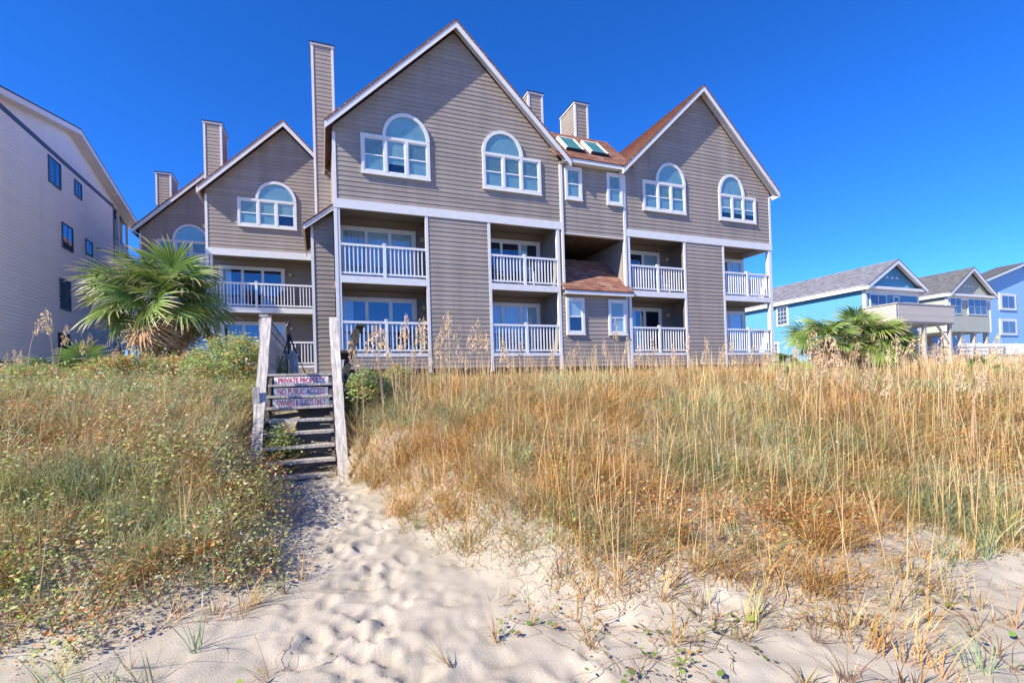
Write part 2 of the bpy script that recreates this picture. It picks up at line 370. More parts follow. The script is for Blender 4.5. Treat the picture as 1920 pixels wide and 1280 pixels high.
def chimney(parent, x0, x1, y0, y1, z0, z1):
    """lap-sided chimney chase with white corner boards and a cap"""
    C = MB().box(x0 + .02, x1 - .02, y0 + .02, y1 - .02, z0, z1); ch = C.build('chimney', SIDE_WALL, parent)
    S = MB(); n = round((z1 - z0) / PITCHB); h = (z1 - z0) / n
    for i in range(n):
        a = z0 + i * h; b = a + h + .01; t = .017
        S.prism([(x0 + .08, y0 + .02 - t, a), (x1 - .08, y0 + .02 - t, a), (x1 - .08, y0 + .016, b), (x0 + .08, y0 + .016, b)], (0, .01, 0))
        for xs, sg in ((x0 + .02, -1), (x1 - .02, 1)):
            S.prism([(xs + sg * t, y0 + .08, a), (xs + sg * t, y1 - .08, a), (xs + sg * .004, y1 - .08, b), (xs + sg * .004, y0 + .08, b)], (-sg * .012, 0, 0))
    so_ = S.build('chimney_siding', SIDING, ch); so_['kind'] = 'stuff'
    for x in (x0, x1 - .09):
        MB().box(x, x + .09, y0 - .012, y0 + .075, z0, z1 - .002).build('corner_trim', WHITE, ch)
        MB().box(x, x + .09, y1 - .075, y1 + .012, z0, z1 - .002).build('corner_trim', WHITE, ch)
    MB().box(x0 - .03, x1 + .03, y0 - .04, y1 + .04, z1, z1 + .07).build('cap_trim', WHITE, ch)
    MB().box(x0 - .05, x1 + .05, y0 - .06, y1 + .06, z1 + .072, z1 + .11).build('cap', DARK, ch)
    return ch

_cc = {}
def patio_chair(loc, rz, label, tone):
    """slatted outdoor armchair"""
    t = thing('patio_chair', loc, label, 'chair', 'chairs on the balconies'); t.rotation_euler.z = rz
    def part(name, key, mk):
        if (key, tone.name) not in _cc:
            m_ = MB(); mk(m_); _cc[(key, tone.name)] = m_.mesh(name); _cc[(key, tone.name)].materials.append(tone)
        return link(name, _cc[(key, tone.name)], None, t)
    def seat(m_):
        for i in range(5): m_.box(-.25, .25, -.24 + i * .1, -.16 + i * .1, .40, .42)
        m_.box(-.27, -.24, -.25, .25, .375, .40); m_.box(.24, .27, -.25, .25, .375, .40)
    def back(m_):
        for i in range(5): m_.bar((-.21 + i * .105, .25, .42), (-.21 + i * .105, .36, .95), .07, .018, (0, 1, 0))
        m_.box(-.26, .26, .345, .375, .93, .98)
    part('seat', 'seat', seat); part('backrest', 'back', back)
    for i, (a, b) in enumerate(((-1, -1), (1, -1), (-1, 1), (1, 1))):
        part('leg', 'leg%d' % i, lambda m_, a=a, b=b: m_.bar((a * .27, b * .24, 0), (a * .27, b * .24, .62 if b < 0 else .66), .04, .04))
    for i, a in enumerate((-1, 1)):
        part('armrest', 'arm%d' % i, lambda m_, a=a: m_.box(a * .27 - .035, a * .27 + .035, -.28, .3, .621, .645))
    return t

# ------------------------------------------------------------------ the ground: beach, foot path, dune
def sstep(a, b, x): t = np.clip((x - a) / (b - a), 0, 1); return t * t * (3 - 2 * t)
_lt = np.array([(-60, -13.7), (-8, -13.7), (-2.4, -13.75), (-1.1, -13.65), (-.7, -13.3), (.0, -12.6), (.42, -13.4), (.85, -14.4), (1.24, -14.85), (2., -15.1), (3., -15.25), (4.3, -15.4), (8, -15.9), (60, -16.2)])
def toe(u): return np.interp(u, _lt[:, 0], _lt[:, 1])
def path_c(v): return np.interp(v, [-16, -14.5, -13, -11.65, -10, -8], [-.3, -.31, -.27, -.45, -.8, -.86])
def path_w(v): return np.interp(v, [-16, -14.2, -13, -12, -10, -8], [1.3, .75, .40, .34, .36, .4])
_LAT = np.random.default_rng(77).uniform(-1, 1, (256, 256))
def vnoise(u, v, s, seed=0):
    """two octaves of value noise, -1..1, features about s metres"""
    out = 0
    for k, amp in ((1., .7), (2.3, .45)):
        x = np.asarray(u) / s * k * .8 + seed * 31.7 + 500; y = np.asarray(v) / s * k * .8 + seed * 17.3 + 700
        xi = np.floor(x).astype(int); yi = np.floor(y).astype(int); fx = x - xi; fy = y - yi; fx = fx * fx * (3 - 2 * fx); fy = fy * fy * (3 - 2 * fy)
        L = lambda i, j: _LAT[(xi + i) % 256, (yi + j) % 256]
        out = out + amp * ((L(0, 0) * (1 - fx) + L(1, 0) * fx) * (1 - fy) + (L(0, 1) * (1 - fx) + L(1, 1) * fx) * fy)
    return out
def dune(u, v):
    C = 1.70 + .28 * sstep(0, -4, u)
    t = np.clip(v - toe(u), 0, None)
    return C * (1 - np.exp(-t / 4.6)) + .07 * vnoise(u, v, 1.1, 1) * sstep(0, 2, t)
_fp = [(rng.normal(0, .24), rng.uniform(-15.6, -9.8), rng.normal(1.57, .6), rng.uniform(.035, .08)) for _ in range(330)]
_fp += [(rng.uniform(-1.2, 2.4), rng.uniform(-15.9, -14.6), rng.uniform(0, 3.14), rng.uniform(.05, .10)) for _ in range(60)]
def height(u, v):
    u = np.asarray(u, float); v = np.asarray(v, float)
    hd = dune(u, v); hp = .3 * sstep(-14.6, -10.2, v) + 1.0 * sstep(-9.9, -6.8, v)
    k = sstep(0, .85, np.abs(u - path_c(v)) - path_w(v)); k = np.maximum(k, sstep(-8.6, -6.6, v))
    return hp + (np.maximum(hd, hp * sstep(3.5, 1., np.abs(u - path_c(v)))) - hp) * k
def sand_detail(u, v):
    h = .016 * vnoise(u, v, .33, 2) + .011 * vnoise(u + .3 * v, v - .4 * u, .12, 5) + .006 * vnoise(u - .6 * v, v + .7 * u, .06, 7)
    tr = sstep(.35, -.2, np.abs(u - path_c(v)) - path_w(v)); h = h + tr * (.011 * vnoise(u, v, .16, 31) - .011 * np.abs(vnoise(u * 1.3, v, .22, 32)) + .006 * vnoise(u, v, .05, 33))
    for i, (du, fv, a, r) in enumerate(_fp):
        cu = path_c(fv) + du if i < 330 else du
        m = (np.abs(u - cu) < .5) & (np.abs(v - fv) < .5)
        if not m.any(): continue
        x = u[m] - cu; y = v[m] - fv; xr = x * math.cos(a) + y * math.sin(a); yr = -x * math.sin(a) + y * math.cos(a)
        q = np.sqrt((xr / (r * 1.7)) ** 2 + (yr / r) ** 2)
        k_ = .6 + .5 * math.sin(i * 7.7); h[m] += k_ * (-.020 * np.exp(-q ** 6) + .007 * np.exp(-((q - 1.3) / .28) ** 2))
    return h
def axis(dense0, dense1, step, lo, hi, mid=None):
    a = list(np.arange(dense0, dense1, step)); s = step; x = dense1
    while x < hi: a.append(x); s *= 1.13; x += s
    a.append(hi); s = step; x = dense0 - step; b = []
    while x > lo: b.append(x); s *= 1.13; x -= s
    b.append(lo); return np.array(b[::-1] + a)
gx = axis(-3.4, 4.6, .028, -900, 1500); gy = axis(-16.4, -9., .028, -900, 1800)
GX, GY = np.meshgrid(gx, gy); GZ = height(GX, GY)
near = sstep(8, 5, np.abs(GX - .5)) * sstep(-7.5, -9, GY)
GZ = GZ + sand_detail(GX, GY) * near
me = bpy.data.meshes.new('sand_ground'); nx, ny = len(gx), len(gy)
me.vertices.add(nx * ny); me.vertices.foreach_set('co', np.stack([GX, GY, GZ], -1).reshape(-1))
ii = (np.arange(ny - 1)[:, None] * nx + np.arange(nx - 1)[None, :]).reshape(-1)
quads = np.stack([ii, ii + 1, ii + nx + 1, ii + nx], -1).astype(np.int32)
me.loops.add(quads.size); me.loops.foreach_set('vertex_index', quads.reshape(-1))
me.polygons.add(len(quads)); me.polygons.foreach_set('loop_start', np.arange(0, quads.size, 4, dtype=np.int32))
me.polygons.foreach_set('use_smooth', np.ones(len(quads), bool)); me.update(calc_edges=True); me.validate()
SAND = mat('pale_beach_sand', (.355, .312, .255), .95, .10, 2.2, .1, .25, 90., col2=(.435, .385, .32), detail=6)
g = link('sand_ground', me, SAND); g['kind'] = 'structure'

# ------------------------------------------------------------------ the condominium
ZB, F1, S0, F2, BM0, BM1 = 2.26, 2.80, 5.19, 5.43, 7.70, 8.00
LAP = lap_mat('taupe_lap_wall', (.275, .235, .205), PITCHB)
condo = thing('condo_building', (0, 0, 1.7), 'large taupe lap-sided condominium with two tall peaked gables and stacked balconies', 'building')

def balcony(parent, x0, x1, y, dep, zf, zc, door, style, lamp, left_open=False, right_open=False):
    R = MB(); R.box(x0 - .1, x1 + .1, y + dep, y + dep + .12, zf, zc)
    if not left_open: R.box(x0 - .1, x0, y + .03, y + dep - .002, zf, zc)
    if not right_open: R.box(x1, x1 + .1, y + .03, y + dep - .002, zf, zc)
    rec = R.build('balcony_wall', LAP, parent)
    MB().box(x0 - .09, x1 + .09, y + .035, y + dep - .004, zc + .002, zc + .1).build('balcony_ceiling', CEIL, parent)
    MB().box(x0 - .09, x1 + .09, y + .035, y + dep - .004, zf - .1, zf - .004).build('balcony_floor', WOOD, parent)
    if door: slider(rec, door[0], door[1], zf + .02, zf + 2.2, y + dep - .002, len(style), style)
    if lamp is not None: wall_lamp(rec, lamp, y + dep, zf + 1.9)
    return rec

def gable_roof(parent, xc, zt, m, xl, xr, y0, y1, shm=SHINGLE, rake=.29):
    """two shingled slopes with white rake boards, soffit and eave fascia"""
    c = 1 / math.sqrt(1 + m * m); s_ = m * c; z = lambda x: zt - m * abs(x - xc)
    R = MB(); shingle_plane(R, (xl, y0 - .045, z(xl)), (0, 1, 0), (c, 0, s_), y1 - y0 + .045, (xc - xl) / c)
    shingle_plane(R, (xr, y0 - .045, z(xr)), (0, 1, 0), (-c, 0, s_), y1 - y0 + .045, (xr - xc) / c)
    roof = build_roof(R, 'roof', shm, parent)
    for xe in (xl, xr):
        MB().prism([(xe, y0 - .03, z(xe) - .06), (xc, y0 - .03, zt - .06), (xc, y0 - .03, zt - rake), (xe, y0 - .03, z(xe) - rake)], (0, .03, 0)).build('rake_board', WHITE, roof)
        MB().prism([(xe, y0 + .002, z(xe) - .09), (xc, y0 + .002, zt - .09), (xc, y0 + .002, zt - .11), (xe, y0 + .002, z(xe) - .11)], (0, -y0 * .0 + .36, 0)).build('soffit', WHITE, roof)
        sg = 1 if xe == xl else -1
        MB().box(min(xe, xe + sg * .03), max(xe, xe + sg * .03), y0 + .002, y1, z(xe) - rake + .04, z(xe) - .075).build('eave_fascia', WHITE, roof)
    return roof, z

def gable_wall(parent, x0, x1, xc, zt, m, y, z0, m_board=SIDING):
    zz = lambda x: zt - .24 - m * abs(x - xc)
    W = MB().prism([(x0, y + .001, z0), (x1, y + .001, z0), (x1, y + .001, zz(x1)), (xc, y + .001, zt - .24), (x0, y + .001, zz(x0))], (0, .14, 0))
    wl = W.build('gable_wall', SIDE_WALL, parent)
    lf = lambda z: max(x0, xc - (zt - .24 - z) / m); rt = lambda z: min(x1, xc + (zt - .24 - z) / m)
    siding_gable(wl, lf, rt, z0, zt - .30, y, m_board)
    return wl

def pier(parent, x0, x1, y, z0, z1, tl=.1, tr=.1):
    W = MB().box(x0, x1, y + .001, y + .14, z0, z1); wl = W.build('pier_wall', SIDE_WALL, parent)
    siding_rect(wl, x0 + tl, x1 - tr, z0, z1, y)
    if tl: MB().box(x0 - .004, x0 + tl, y - .03, y + .02, z0 - .15, z1 - .002).build('trim_board', WHITE, wl)
    if tr: MB().box(x1 - tr, x1 + .004, y - .03, y + .02, z0 - .15, z1 - .002).build('trim_board', WHITE, wl)
    return wl

def floor_edges(parent, x0, x1, y):
    """white board at both balcony floors, low siding skirt under the first"""
    MB().box(x0, x1, y - .03, y + .04, S0, F2 + .0).build('floor_edge', WHITE, parent)
    MB().box(x0, x1, y - .028, y + .04, F1 - .12, F1).build('floor_edge', WHITE, parent)
    W = MB().box(x0, x1, y + .001, y + .12, ZB, F1 - .122).build('skirt_wall', SIDE_WALL, parent)
    siding_rect(W, x0, x1, ZB, F1 - .125, y)

def gable_block(parent, x0, x1, xc, zt, m, y, wins):
    wl = gable_wall(parent, x0, x1, xc, zt, m, y, BM1)
    for (a, b, c, d, ar) in wins: window(wl, a, b, c, d, y, 3, ar)
    MB().box(x0 - .03, x1 + .02, y - .045, y + .05, BM0, BM1).build('beam', WHITE, parent)
    MB().box(x0 - .012, x0 + .09, y - .032, y + .1, BM1 + .002, zt - .42 - m * (xc - x0)).build('corner_trim', WHITE, wl)
    MB().box(x1 - .09, x1 + .012, y - .032, y + .1, BM1 + .002, zt - .42 - m * (x1 - xc)).build('corner_trim', WHITE, wl)
    return wl

# --- left gable of the front building
gable_block(condo, 0, 8.55, 4.3, 14.84, .97, 0, [(.9, 3.28, 8.98, 10.34, (1.63, 3.29, 11.25)), (5.27, 7.66, 8.96, 10.34, (5.26, 6.92, 11.23))])
gable_roof(condo, 4.3, 14.84, .97, -.25, 8.85, -.36, 10)
MB().box(-.015, .085, -.032, .1, ZB - .1, BM0 - .002).build('corner_post', WHITE, condo)
MB().box(.087, .17, -.02, .1, ZB, BM0 - .003).build('corner_post', WHITE, condo)
pier(condo, 3.05, 5.5, 0, ZB, BM0)
for x0, x1 in ((.17, 3.046), (5.504, 8.28)): floor_edges(condo, x0, x1, 0)
MB().box(8.28, 8.40, -.03, .1, ZB - .1, BM0 - .002).build('corner_post', WHITE, condo)
Wn = MB().box(8.40, 8.6, .004, .12, ZB, S0 - .03).build('pier_wall', SIDE_WALL, condo); siding_rect(Wn, 8.40, 8.56, ZB, S0 - .1, .003)
MB().box(8.40, 8.6, .004, .12, S0 - .03, BM0).build('pier_wall', SIDE_WALL, condo)
balcony(condo, .1, 3.75, 0, 1.65, F2, 7.95, (.16, 3.0), 'ccc', 3.25)
balcony(condo, .1, 3.75, 0, 1.65, F1, 5.25, (.12, 2.96), 'hdd', 3.25)
balcony(condo, 5.2, 8.38, 0, 1.65, F2, 7.95, (5.6, 8.28), 'ddh', None)
r_ = balcony(condo, 5.2, 8.38, 0, 1.65, F1, 5.25, (5.6, 8.2), 'ccc', None)
for zf in (F1, F2):
    railing(condo, .17, 3.046, .03, zf); railing(condo, 5.504, 8.28, .03, zf)
# --- the narrow link between the gables
cw_ = MB().box(8.56, 11.5, .002, .14, 7.57, 10.42).build('link_wall', SIDE_WALL, condo); siding_rect(cw_, 8.6, 11.46, 7.60, 10.42, .002)
window(cw_, 8.72, 9.48, 8.94, 10.27, .002, 1); window(cw_, 10.66, 11.42, 8.94, 10.27, .002, 1)
for x in (8.5, 11.44): MB().box(x, x + .1, -.05, .1, F2 - .1, 10.3).build('trim_board', WHITE, cw_)
MB().box(8.6, 11.44, -.02, .15, 7.565, 7.605).build('trim_board', WHITE, cw_)
MB().box(8.62, 11.5, -.345, -.315, 10.33, 10.53).build('eave_fascia', WHITE, condo)
MB().box(8.5, 11.55, -.314, .0, 10.36, 10.38).build('soffit', WHITE, condo)
R = MB(); shingle_plane(R, (8.2, -.37, 10.50), (1, 0, 0), (0, .7071, .7071), 3.6, 2.85)
shingle_plane(R, (8.2, 3.7, 10.45), (1, 0, 0), (0, -.7071, .7071), 3.6, 2.85); lroof = build_roof(R, 'link_roof', SHINGLE, condo)
SKYGL = mat('green_skylight_glass', (.07, .20, .18), .08, .1, 3., .8)
for xs in (8.95, 10.1):
    q = lambda s, x, n_=0: Vector((x, -.37 + s * .7071 - n_ * .7071, 10.5 + s * .7071 + n_ * .7071))
    F = MB()
    for x in (xs, xs + .76): F.bar(q(.75, x, .07), q(1.95, x, .07), .06, .14, (0, -1, 1))
    F.bar(q(1.95, xs, .07), q(1.95, xs + .76, .07), .06, .14, (0, -1, 1))
    sk = F.build('skylight', WHITE, lroof)
    MB().bar(q(.75, xs - .03, .06), q(.75, xs + .79, .06), .08, .12, (0, -1, 1)).build('skylight_sill', DARK, sk)
    MB().prism([q(.78, xs + .03, .1), q(.78, xs + .73, .1), q(1.92, xs + .73, .1), q(1.92, xs + .03, .1)], q(0, 0, .01) - q(0, 0, 0)).build('skylight_pane', SKYGL, sk)
# open stairwell above the low roof
S = MB(); S.box(11.44, 11.58, .16, 8., S0, 7.57)
S.build('stairwell_wall', LAP, condo); S = MB(); S.box(8.42, 8.56, .16, 8., S0, 7.57); S.box(8.57, 11.43, 1.5, 8., S0, S0 + .1); S.box(8.4, 11.6, 8., 8.1, 2.3, 7.57); S.build('stairwell_wall', PILE_AND_SHADE, condo); MB().box(8.57, 11.43, .15, 7.99, 7.6, 7.7).build('stairwell_ceiling', PILE_AND_SHADE, condo)  # dark left wall, floor, back and ceiling: recess shade put into the colour
MB().box(9.62, 9.70, 2.2, 2.26, 6.6, 7.3).build('tube_lamp', VINYL, condo)
lw = MB().box(8.56, 11.5, .0, .14, ZB, 5.16).build('bay_wall', SIDE_WALL, condo); siding_rect(lw, 8.57, 11.44, ZB, 5.16, -.001)
window(lw, 8.60, 9.42, 3.54, 5.0, 0, 1, blind=CURTAIN); window(lw, 10.55, 11.40, 3.54, 5.0, 0, 1, blind=CURTAIN)
MB().box(11.442, 11.52, -.03, .1, ZB - .1, 5.15).build('trim_board', WHITE, lw)
MB().box(8.45, 11.62, -.33, -.30, 5.10, 5.25).build('eave_fascia', WHITE, condo); MB().box(8.5, 11.6, -.299, 0, 5.13, 5.15).build('soffit', WHITE, condo)
R = MB(); shingle_plane(R, (8.43, -.36, 5.27), (1, 0, 0), (0, .74, .673), 3.2, 2.55); build_roof(R, 'bay_roof', SHINGLE, condo)
# --- right gable
gable_block(condo, 11.5, 19.82, 15.66, 14.72, .97, 0, [(12.44, 14.72, 8.90, 10.2, (13.13, 14.73, 11.1)), (16.63, 18.86, 8.88, 10.1, (16.62, 18.17, 11.05))])
gable_roof(condo, 15.66, 14.72, .97, 11.25, 20.07, -.36, 10)
MB().box(11.6, 11.72, -.03, .1, ZB - .1, BM0 - .002).build('corner_post', WHITE, condo)
pier(condo, 14.55, 16.85, 0, ZB, BM0)
for x0, x1 in ((11.72, 14.546), (16.854, 19.62)): floor_edges(condo, x0, x1, 0)
MB().box(19.62, 19.80, -.025, .16, ZB - .1, BM0 - .002).build('corner_post', WHITE, condo)
balcony(condo, 11.6, 15.3, 0, 1.65, F2, 7.95, (11.75, 14.5), 'ddc', 14.9)
balcony(condo, 11.6, 15.3, 0, 1.65, F1, 5.25, (11.75, 14.5), 'dhd', 14.9)
balcony(condo, 16.2, 19.7, 0, 1.65, F2, 7.95, (16.95, 19.68), 'ddc', None, right_open=True)
balcony(condo, 16.2, 19.7, 0, 1.65, F1, 5.25, (16.95, 19.66), 'dcc', None, right_open=True)
for zf, zt in ((F1, S0), (F2, BM0)):
    railing(condo, 11.72, 14.546, .03, zf); railing(condo, 16.854, 19.62, .03, zf); side_railing(condo, 19.73, .16, 1.6, zf)
    MB().box(19.69, 19.79, .165, 1.66, zt, zt + .24).build('floor_edge', WHITE, condo)
MB().box(19.69, 19.79, .165, 1.66, F1 - .5, F1).build('floor_edge', WHITE, condo)
MB().box(19.69, 19.81, 1.66, 1.78, ZB, BM0).build('corner_post', WHITE, condo)
# --- sides, back, underside
MB().box(.0, .12, .16, 10, ZB, 10.45).build('side_wall', LAP, condo)
MB().box(19.68, 19.80, 1.79, 10, ZB, BM0).build('side_wall', LAP, condo); MB().box(19.70, 19.82, .142, 10, BM0 + .3, 10.4).build('side_wall', LAP, condo)
MB().box(.0, 19.8, 9.9, 10, ZB, 10.4).build('back_wall', LAP, condo)
MB().box(.12, 19.68, 1.8, 9.9, 7.98, 8.1).build('upper_floor', CEIL, condo)
MB().box(.02, 19.78, .16, 9.9, 2.1, ZB + .05).build('underfloor', PILE_AND_SHADE, condo)
MB().box(.0, 19.8, 3.0, 3.1, .9, 2.1).build('crawl_wall', PILE_AND_SHADE, condo)
for x in np.arange(.4, 19.8, 2.42): MB().tube([(x, .55, .8), (x, .55, 2.2)], [.14, .14], 10).build('piling', PILE_AND_SHADE, condo)
# chimneys and the side chase
chimney(condo, -.62, .22, 3.3, 4.8, 7., 15.28); chimney(condo, 8.66, 9.42, 3.2, 4.7, 9.6, 15.05); chimney(condo, 11.2, 11.95, 3.4, 4.9, 9.6, 15.15)
ch = MB(); ch.prism([(-.76, 1.5, 1.6), (0, 1.5, 1.6), (0, 1.5, 8.1), (-.76, 1.5, 7.5)], (0, 3.4, 0)); chw = ch.build('side_chase', SIDE_WALL, condo)
siding_rect(chw, -.68, -.005, 1.7, 7.38, 1.5)
siding_gable(chw, lambda z: max(-.68, -.76 + (z - 7.5) / .79), lambda z: -.005, 7.38, 8.0, 1.5)
MB().box(-.775, -.68, 1.465, 1.56, 1.6, 7.5).build('corner_trim', WHITE, chw)
MB().prism([(-1.0, 1.2, 7.42), (.0, 1.2, 8.21), (.0, 1.2, 8.03), (-1.0, 1.2, 7.24)], (0, .04, 0)).build('rake_board', WHITE, chw)
MB().prism([(-1.03, 1.17, 7.42), (.0, 1.17, 8.24), (.0, 1.17, 8.27), (-1.03, 1.17, 7.46)], (0, 3.7, 0)).build('chase_roof', SHINGLE, chw)
MB().box(-1.0, -.97, 1.24, 4.9, 7.25, 7.42).build('eave_fascia', WHITE, chw)

# --- the wing set back behind the stairs, and the one behind it
def wing(label, x0, x1, xc, zt, y, win, door, lamp, chim):
    t = thing('condo_wing', (x0, y, 1.8), label, 'building')
    gable_block(t, x0, x1, xc, zt, 1.0, y, [win])
    gable_roof(t, xc, zt, 1.0, x0 - .25, x1 + .25, y - .36, y + 9)
    MB().box(x0 - .01, x0 + .10, y - .03, y + .1, ZB - .3, BM0 - .002).build('corner_post', WHITE, t)
    MB().box(x0 + .14, x0 + .24, y - .02, y + .1, ZB, BM0 - .003).build('corner_post', WHITE, t)
    MB().box(x1 - .12, x1, y - .03, y + .1, ZB - .3, BM0 - .002).build('corner_post', WHITE, t)
    floor_edges(t, x0 + .24, x1 - .12, y)
    balcony(t, x0 + .1, x1 - .1, y, 1.7, F2, 7.95, door, 'hdd', lamp, left_open=True)
    balcony(t, x0 + .1, x1 - .1, y, 1.7, F1, 5.25, door, 'ddc', lamp, left_open=True)
    for zf in (F1, F2):
        railing(t, x0 + .24, (x0 + x1) / 2 + .4, y + .03, zf); railing(t, (x0 + x1) / 2 + .4, x1 - .12, y + .03, zf, post=False)
        side_railing(t, x0 + .06, y + .12, y + 1.6, zf)
    MB().box(x0, x0 + .12, y + 1.72, y + 9, ZB, BM1).build('side_wall', LAP, t); MB().box(x0, x0 + .12, y + .145, y + 9, BM1 + .002, 10.3).build('side_wall', LAP, t)
    MB().box(x1 - .12, x1, y + .16, y + 9, ZB, 10.3).build('side_wall', LAP, t); MB().box(x0, x1, y + 8.9, y + 9, ZB, 10.3).build('back_wall', LAP, t)
    MB().box(x0 + .02, x1 - .02, y + .16, y + 8.9, 2.0, ZB + .05).build('underfloor', PILE_AND_SHADE, t)
    MB().box(x0 + .02, x1 - .02, y + .9, y + 1., .9, 2.0).build('crawl_wall', PILE_AND_SHADE, t)
    MB().box(x0 + .12, x1 - .12, y + 1.85, y + 8.9, 7.98, 8.1).build('upper_floor', CEIL, t)
    chimney(t, *chim)
    return t
wing('taupe condominium wing with one arched window, between the fan palm and tall side chimney', -5.1, 1.3, -1.9, 13.95, 7.3,
     (-3.85, -1.43, 9.06, 10.33, (-3.12, -1.43, 11.2)), (-4.9, -2.09), -1.85, (-5.48, -4.7, 9.3, 10.8, 9., 14.45))
wing('rearmost taupe condominium wing half hidden behind the fan palm crown', -9.4, -3.0, -6.2, 13.9, 14.0,
     (-8.62, -6.2, 8.75, 10.05, (-7.9, -6.2, 10.95)), (-9.1, -6.3), -6., (-9.2, -8.42, 16.2, 17.7, 9., 14.45))

# --- chairs on the balconies
WHITEC = VINYL; DARKC = mat('dark_patio_metal', (.05, .05, .055), .5, .1)
patio_chair((5.95, .75, F2), .5, 'dark slatted patio chair on the upper balcony beside the red bay roof', DARKC)
patio_chair((7.3, .8, F2), -.4, 'pale slatted patio chair on the upper balcony beside the red bay roof', WHITEC)
patio_chair((12.3, .8, F2), .4, 'white patio chair behind the right gable, upper balcony with lamp', WHITEC)
patio_chair((13.9, .75, F2), -.3, 'white patio chair under the lamp of the right gable, upper balcony', WHITEC)
patio_chair((1.5, .8, F1), .2, 'white patio chair on the lower balcony above the bench', WHITEC)
patio_chair((2.4, .85, F1), -.3, 'dark patio chair on the lower balcony above the bench', DARKC)
patio_chair((6.9, .8, F1), .3, 'white patio chair on the lower balcony beside the bay windows', WHITEC)
patio_chair((-3.4, 8.1, F2), .3, 'dark patio chair on the set-back wing, under the curtained door panel', DARKC)
patio_chair((-2.3, 8.1, F2), -.3, 'dark patio chair on the set-back wing, under its lamp', DARKC)

# --- tall pale grey building
gh = thing('apartment_building', (-12, 5, 2.6), 'tall pale grey lap-sided building with small dark blue-framed windows', 'building')
gw = MB().box(-22, -12.001, 5, 18.6, 1.5, 13.0).build('long_wall', STUCCO, gh)
n = 60; h = (13.0 - 3.14) / n; bm = board_mesh(0, 13.5, 0, 13.5, h); bm.materials.append(GREY_SIDING); og = worg(gw)
for i in range(n):
    o = link('siding_board', bm, None, gw, Vector((-12, 5.05, 3.14 + i * h)) - og); o.rotation_euler.z = math.pi / 2
MB().box(-12.02, -11.95, 5, 18.62, 12.98, 13.17).build('trim_band', TEALTRIM, gw)
MB().box(-12.01, -11.955, 18.56, 18.66, 3.1, 12.98).build('corner_trim', TEALTRIM, gw)
MB().box(-12.02, -11.96, 5, 18.6, 2.86, 3.12).build('foundation_band', TEALTRIM, gw)
RZ = lambda y: 15.12 - .26 * abs(y - 13.2)
MB().prism([(-12.0, 5, 13.17), (-12.0, 18.6, 13.17), (-12.0, 20.2, RZ(20.2) - .2), (-12., 13.2, 14.95), (-12., 5, RZ(5) - .2)], (-.15, 0, 0)).build('gable_panel', STUCCO, gh)
R = MB(); c = 1 / math.sqrt(1 + .26 ** 2)
shingle_plane(R, (-22.5, 4.6, RZ(4.6)), (1, 0, 0), (0, c, .26 * c), 11.0, 8.6 / c, .05); shingle_plane(R, (-22.5, 21.6, RZ(21.6)), (1, 0, 0), (0, -c, .26 * c), 11.0, 8.4 / c, .05)
gr = build_roof(R, 'roof', SHINGLE_D, gh)
for ya in (4.6, 21.6):
    MB().prism([(-11.5, ya, RZ(ya) - .06), (-11.5, 13.2, RZ(13.2) - .06), (-11.5, 13.2, RZ(13.2) - .3), (-11.5, ya, RZ(ya) - .3)], (-.04, 0, 0)).build('rake_board', STUCCO, gr)
    MB().prism([(-11.54, ya, RZ(ya) - .26), (-11.54, 13.2, RZ(13.2) - .26), (-11.54, 13.2, RZ(13.2) - .28), (-11.54, ya, RZ(ya) - .28)], (-.6, 0, 0)).build('soffit', STUCCO, gr)
def side_window(y0, y1, z0, z1):
    f = .07; x = -12.; W = MB(); W.box(x, x + .06, y0, y1, z0, z0 + f); W.box(x, x + .06, y0, y1, z1 - f, z1); W.box(x, x + .06, y0, y0 + f, z0 + f, z1 - f); W.box(x, x + .06, y1 - f, y1, z0 + f, z1 - f)
    W.box(x + .025, x + .05, (y0 + y1) / 2 - .03, (y0 + y1) / 2 + .03, z0 + f, z1 - f)
    o = W.build('window', TEALTRIM, gw); ym = (y0 + y1) / 2
    MB().box(x + .03, x + .034, ym + .03, y1 - f, z0 + f, z1 - f).build('pane', GLASS_DARK, o); MB().box(x + .04, x + .044, y0 + f, ym - .03, z0 + f, z1 - f).build('pane', GLASS_DARK, o)
    MB().box(x + .022, x + .026, y0 + f, y1 - f, z0 + f, z1 - f).build('dark_room', DARK, o)
for q in ((11.05, 12.2, 11.55, 12.8), (13.6, 14.4, 11.88, 12.72), (12.2, 13.32, 8.85, 10.08), (14.75, 15.55, 9.22, 10.02), (11.9, 12.95, 5.85, 7.32), (14.5, 15.3, 6.5, 7.3)): side_window(*q)
MB().box(-12.02, -11.97, 11.65, 12.85, 3.15, 4.7).build('garage_opening', DARK, gw)
MB().sphere((-11.93, 16.3, 9.9), .1, 8, 6).build('wall_lamp', METAL, gw, True)
for zf in (4.9, 7.6, 10.3):
    MB().box(-20, -12.05, 18.62, 21.2, zf - .25, zf).build('porch_floor', STUCCO, gh)
    MB().box(-12.12, -12.07, 18.7, 21.15, zf + 1.0, zf + 1.06).build('porch_rail', TEALTRIM, gh)
    P = MB()
    for yy in np.arange(18.8, 21.1, .14): P.box(-12.11, -12.08, yy, yy + .03, zf, zf + 1.)
    P.build('porch_balusters', WHITE, gh)['kind'] = 'stuff'
for yy in (19.6, 21.1): MB().box(-12.16, -12.04, yy, yy + .12, 1.6, RZ(yy) - .3).build('porch_post', WHITE, gh)
MB().box(-20, -12.3, 21.0, 21.1, 1.6, 13.1).build('porch_back_wall', STUCCO, gh)

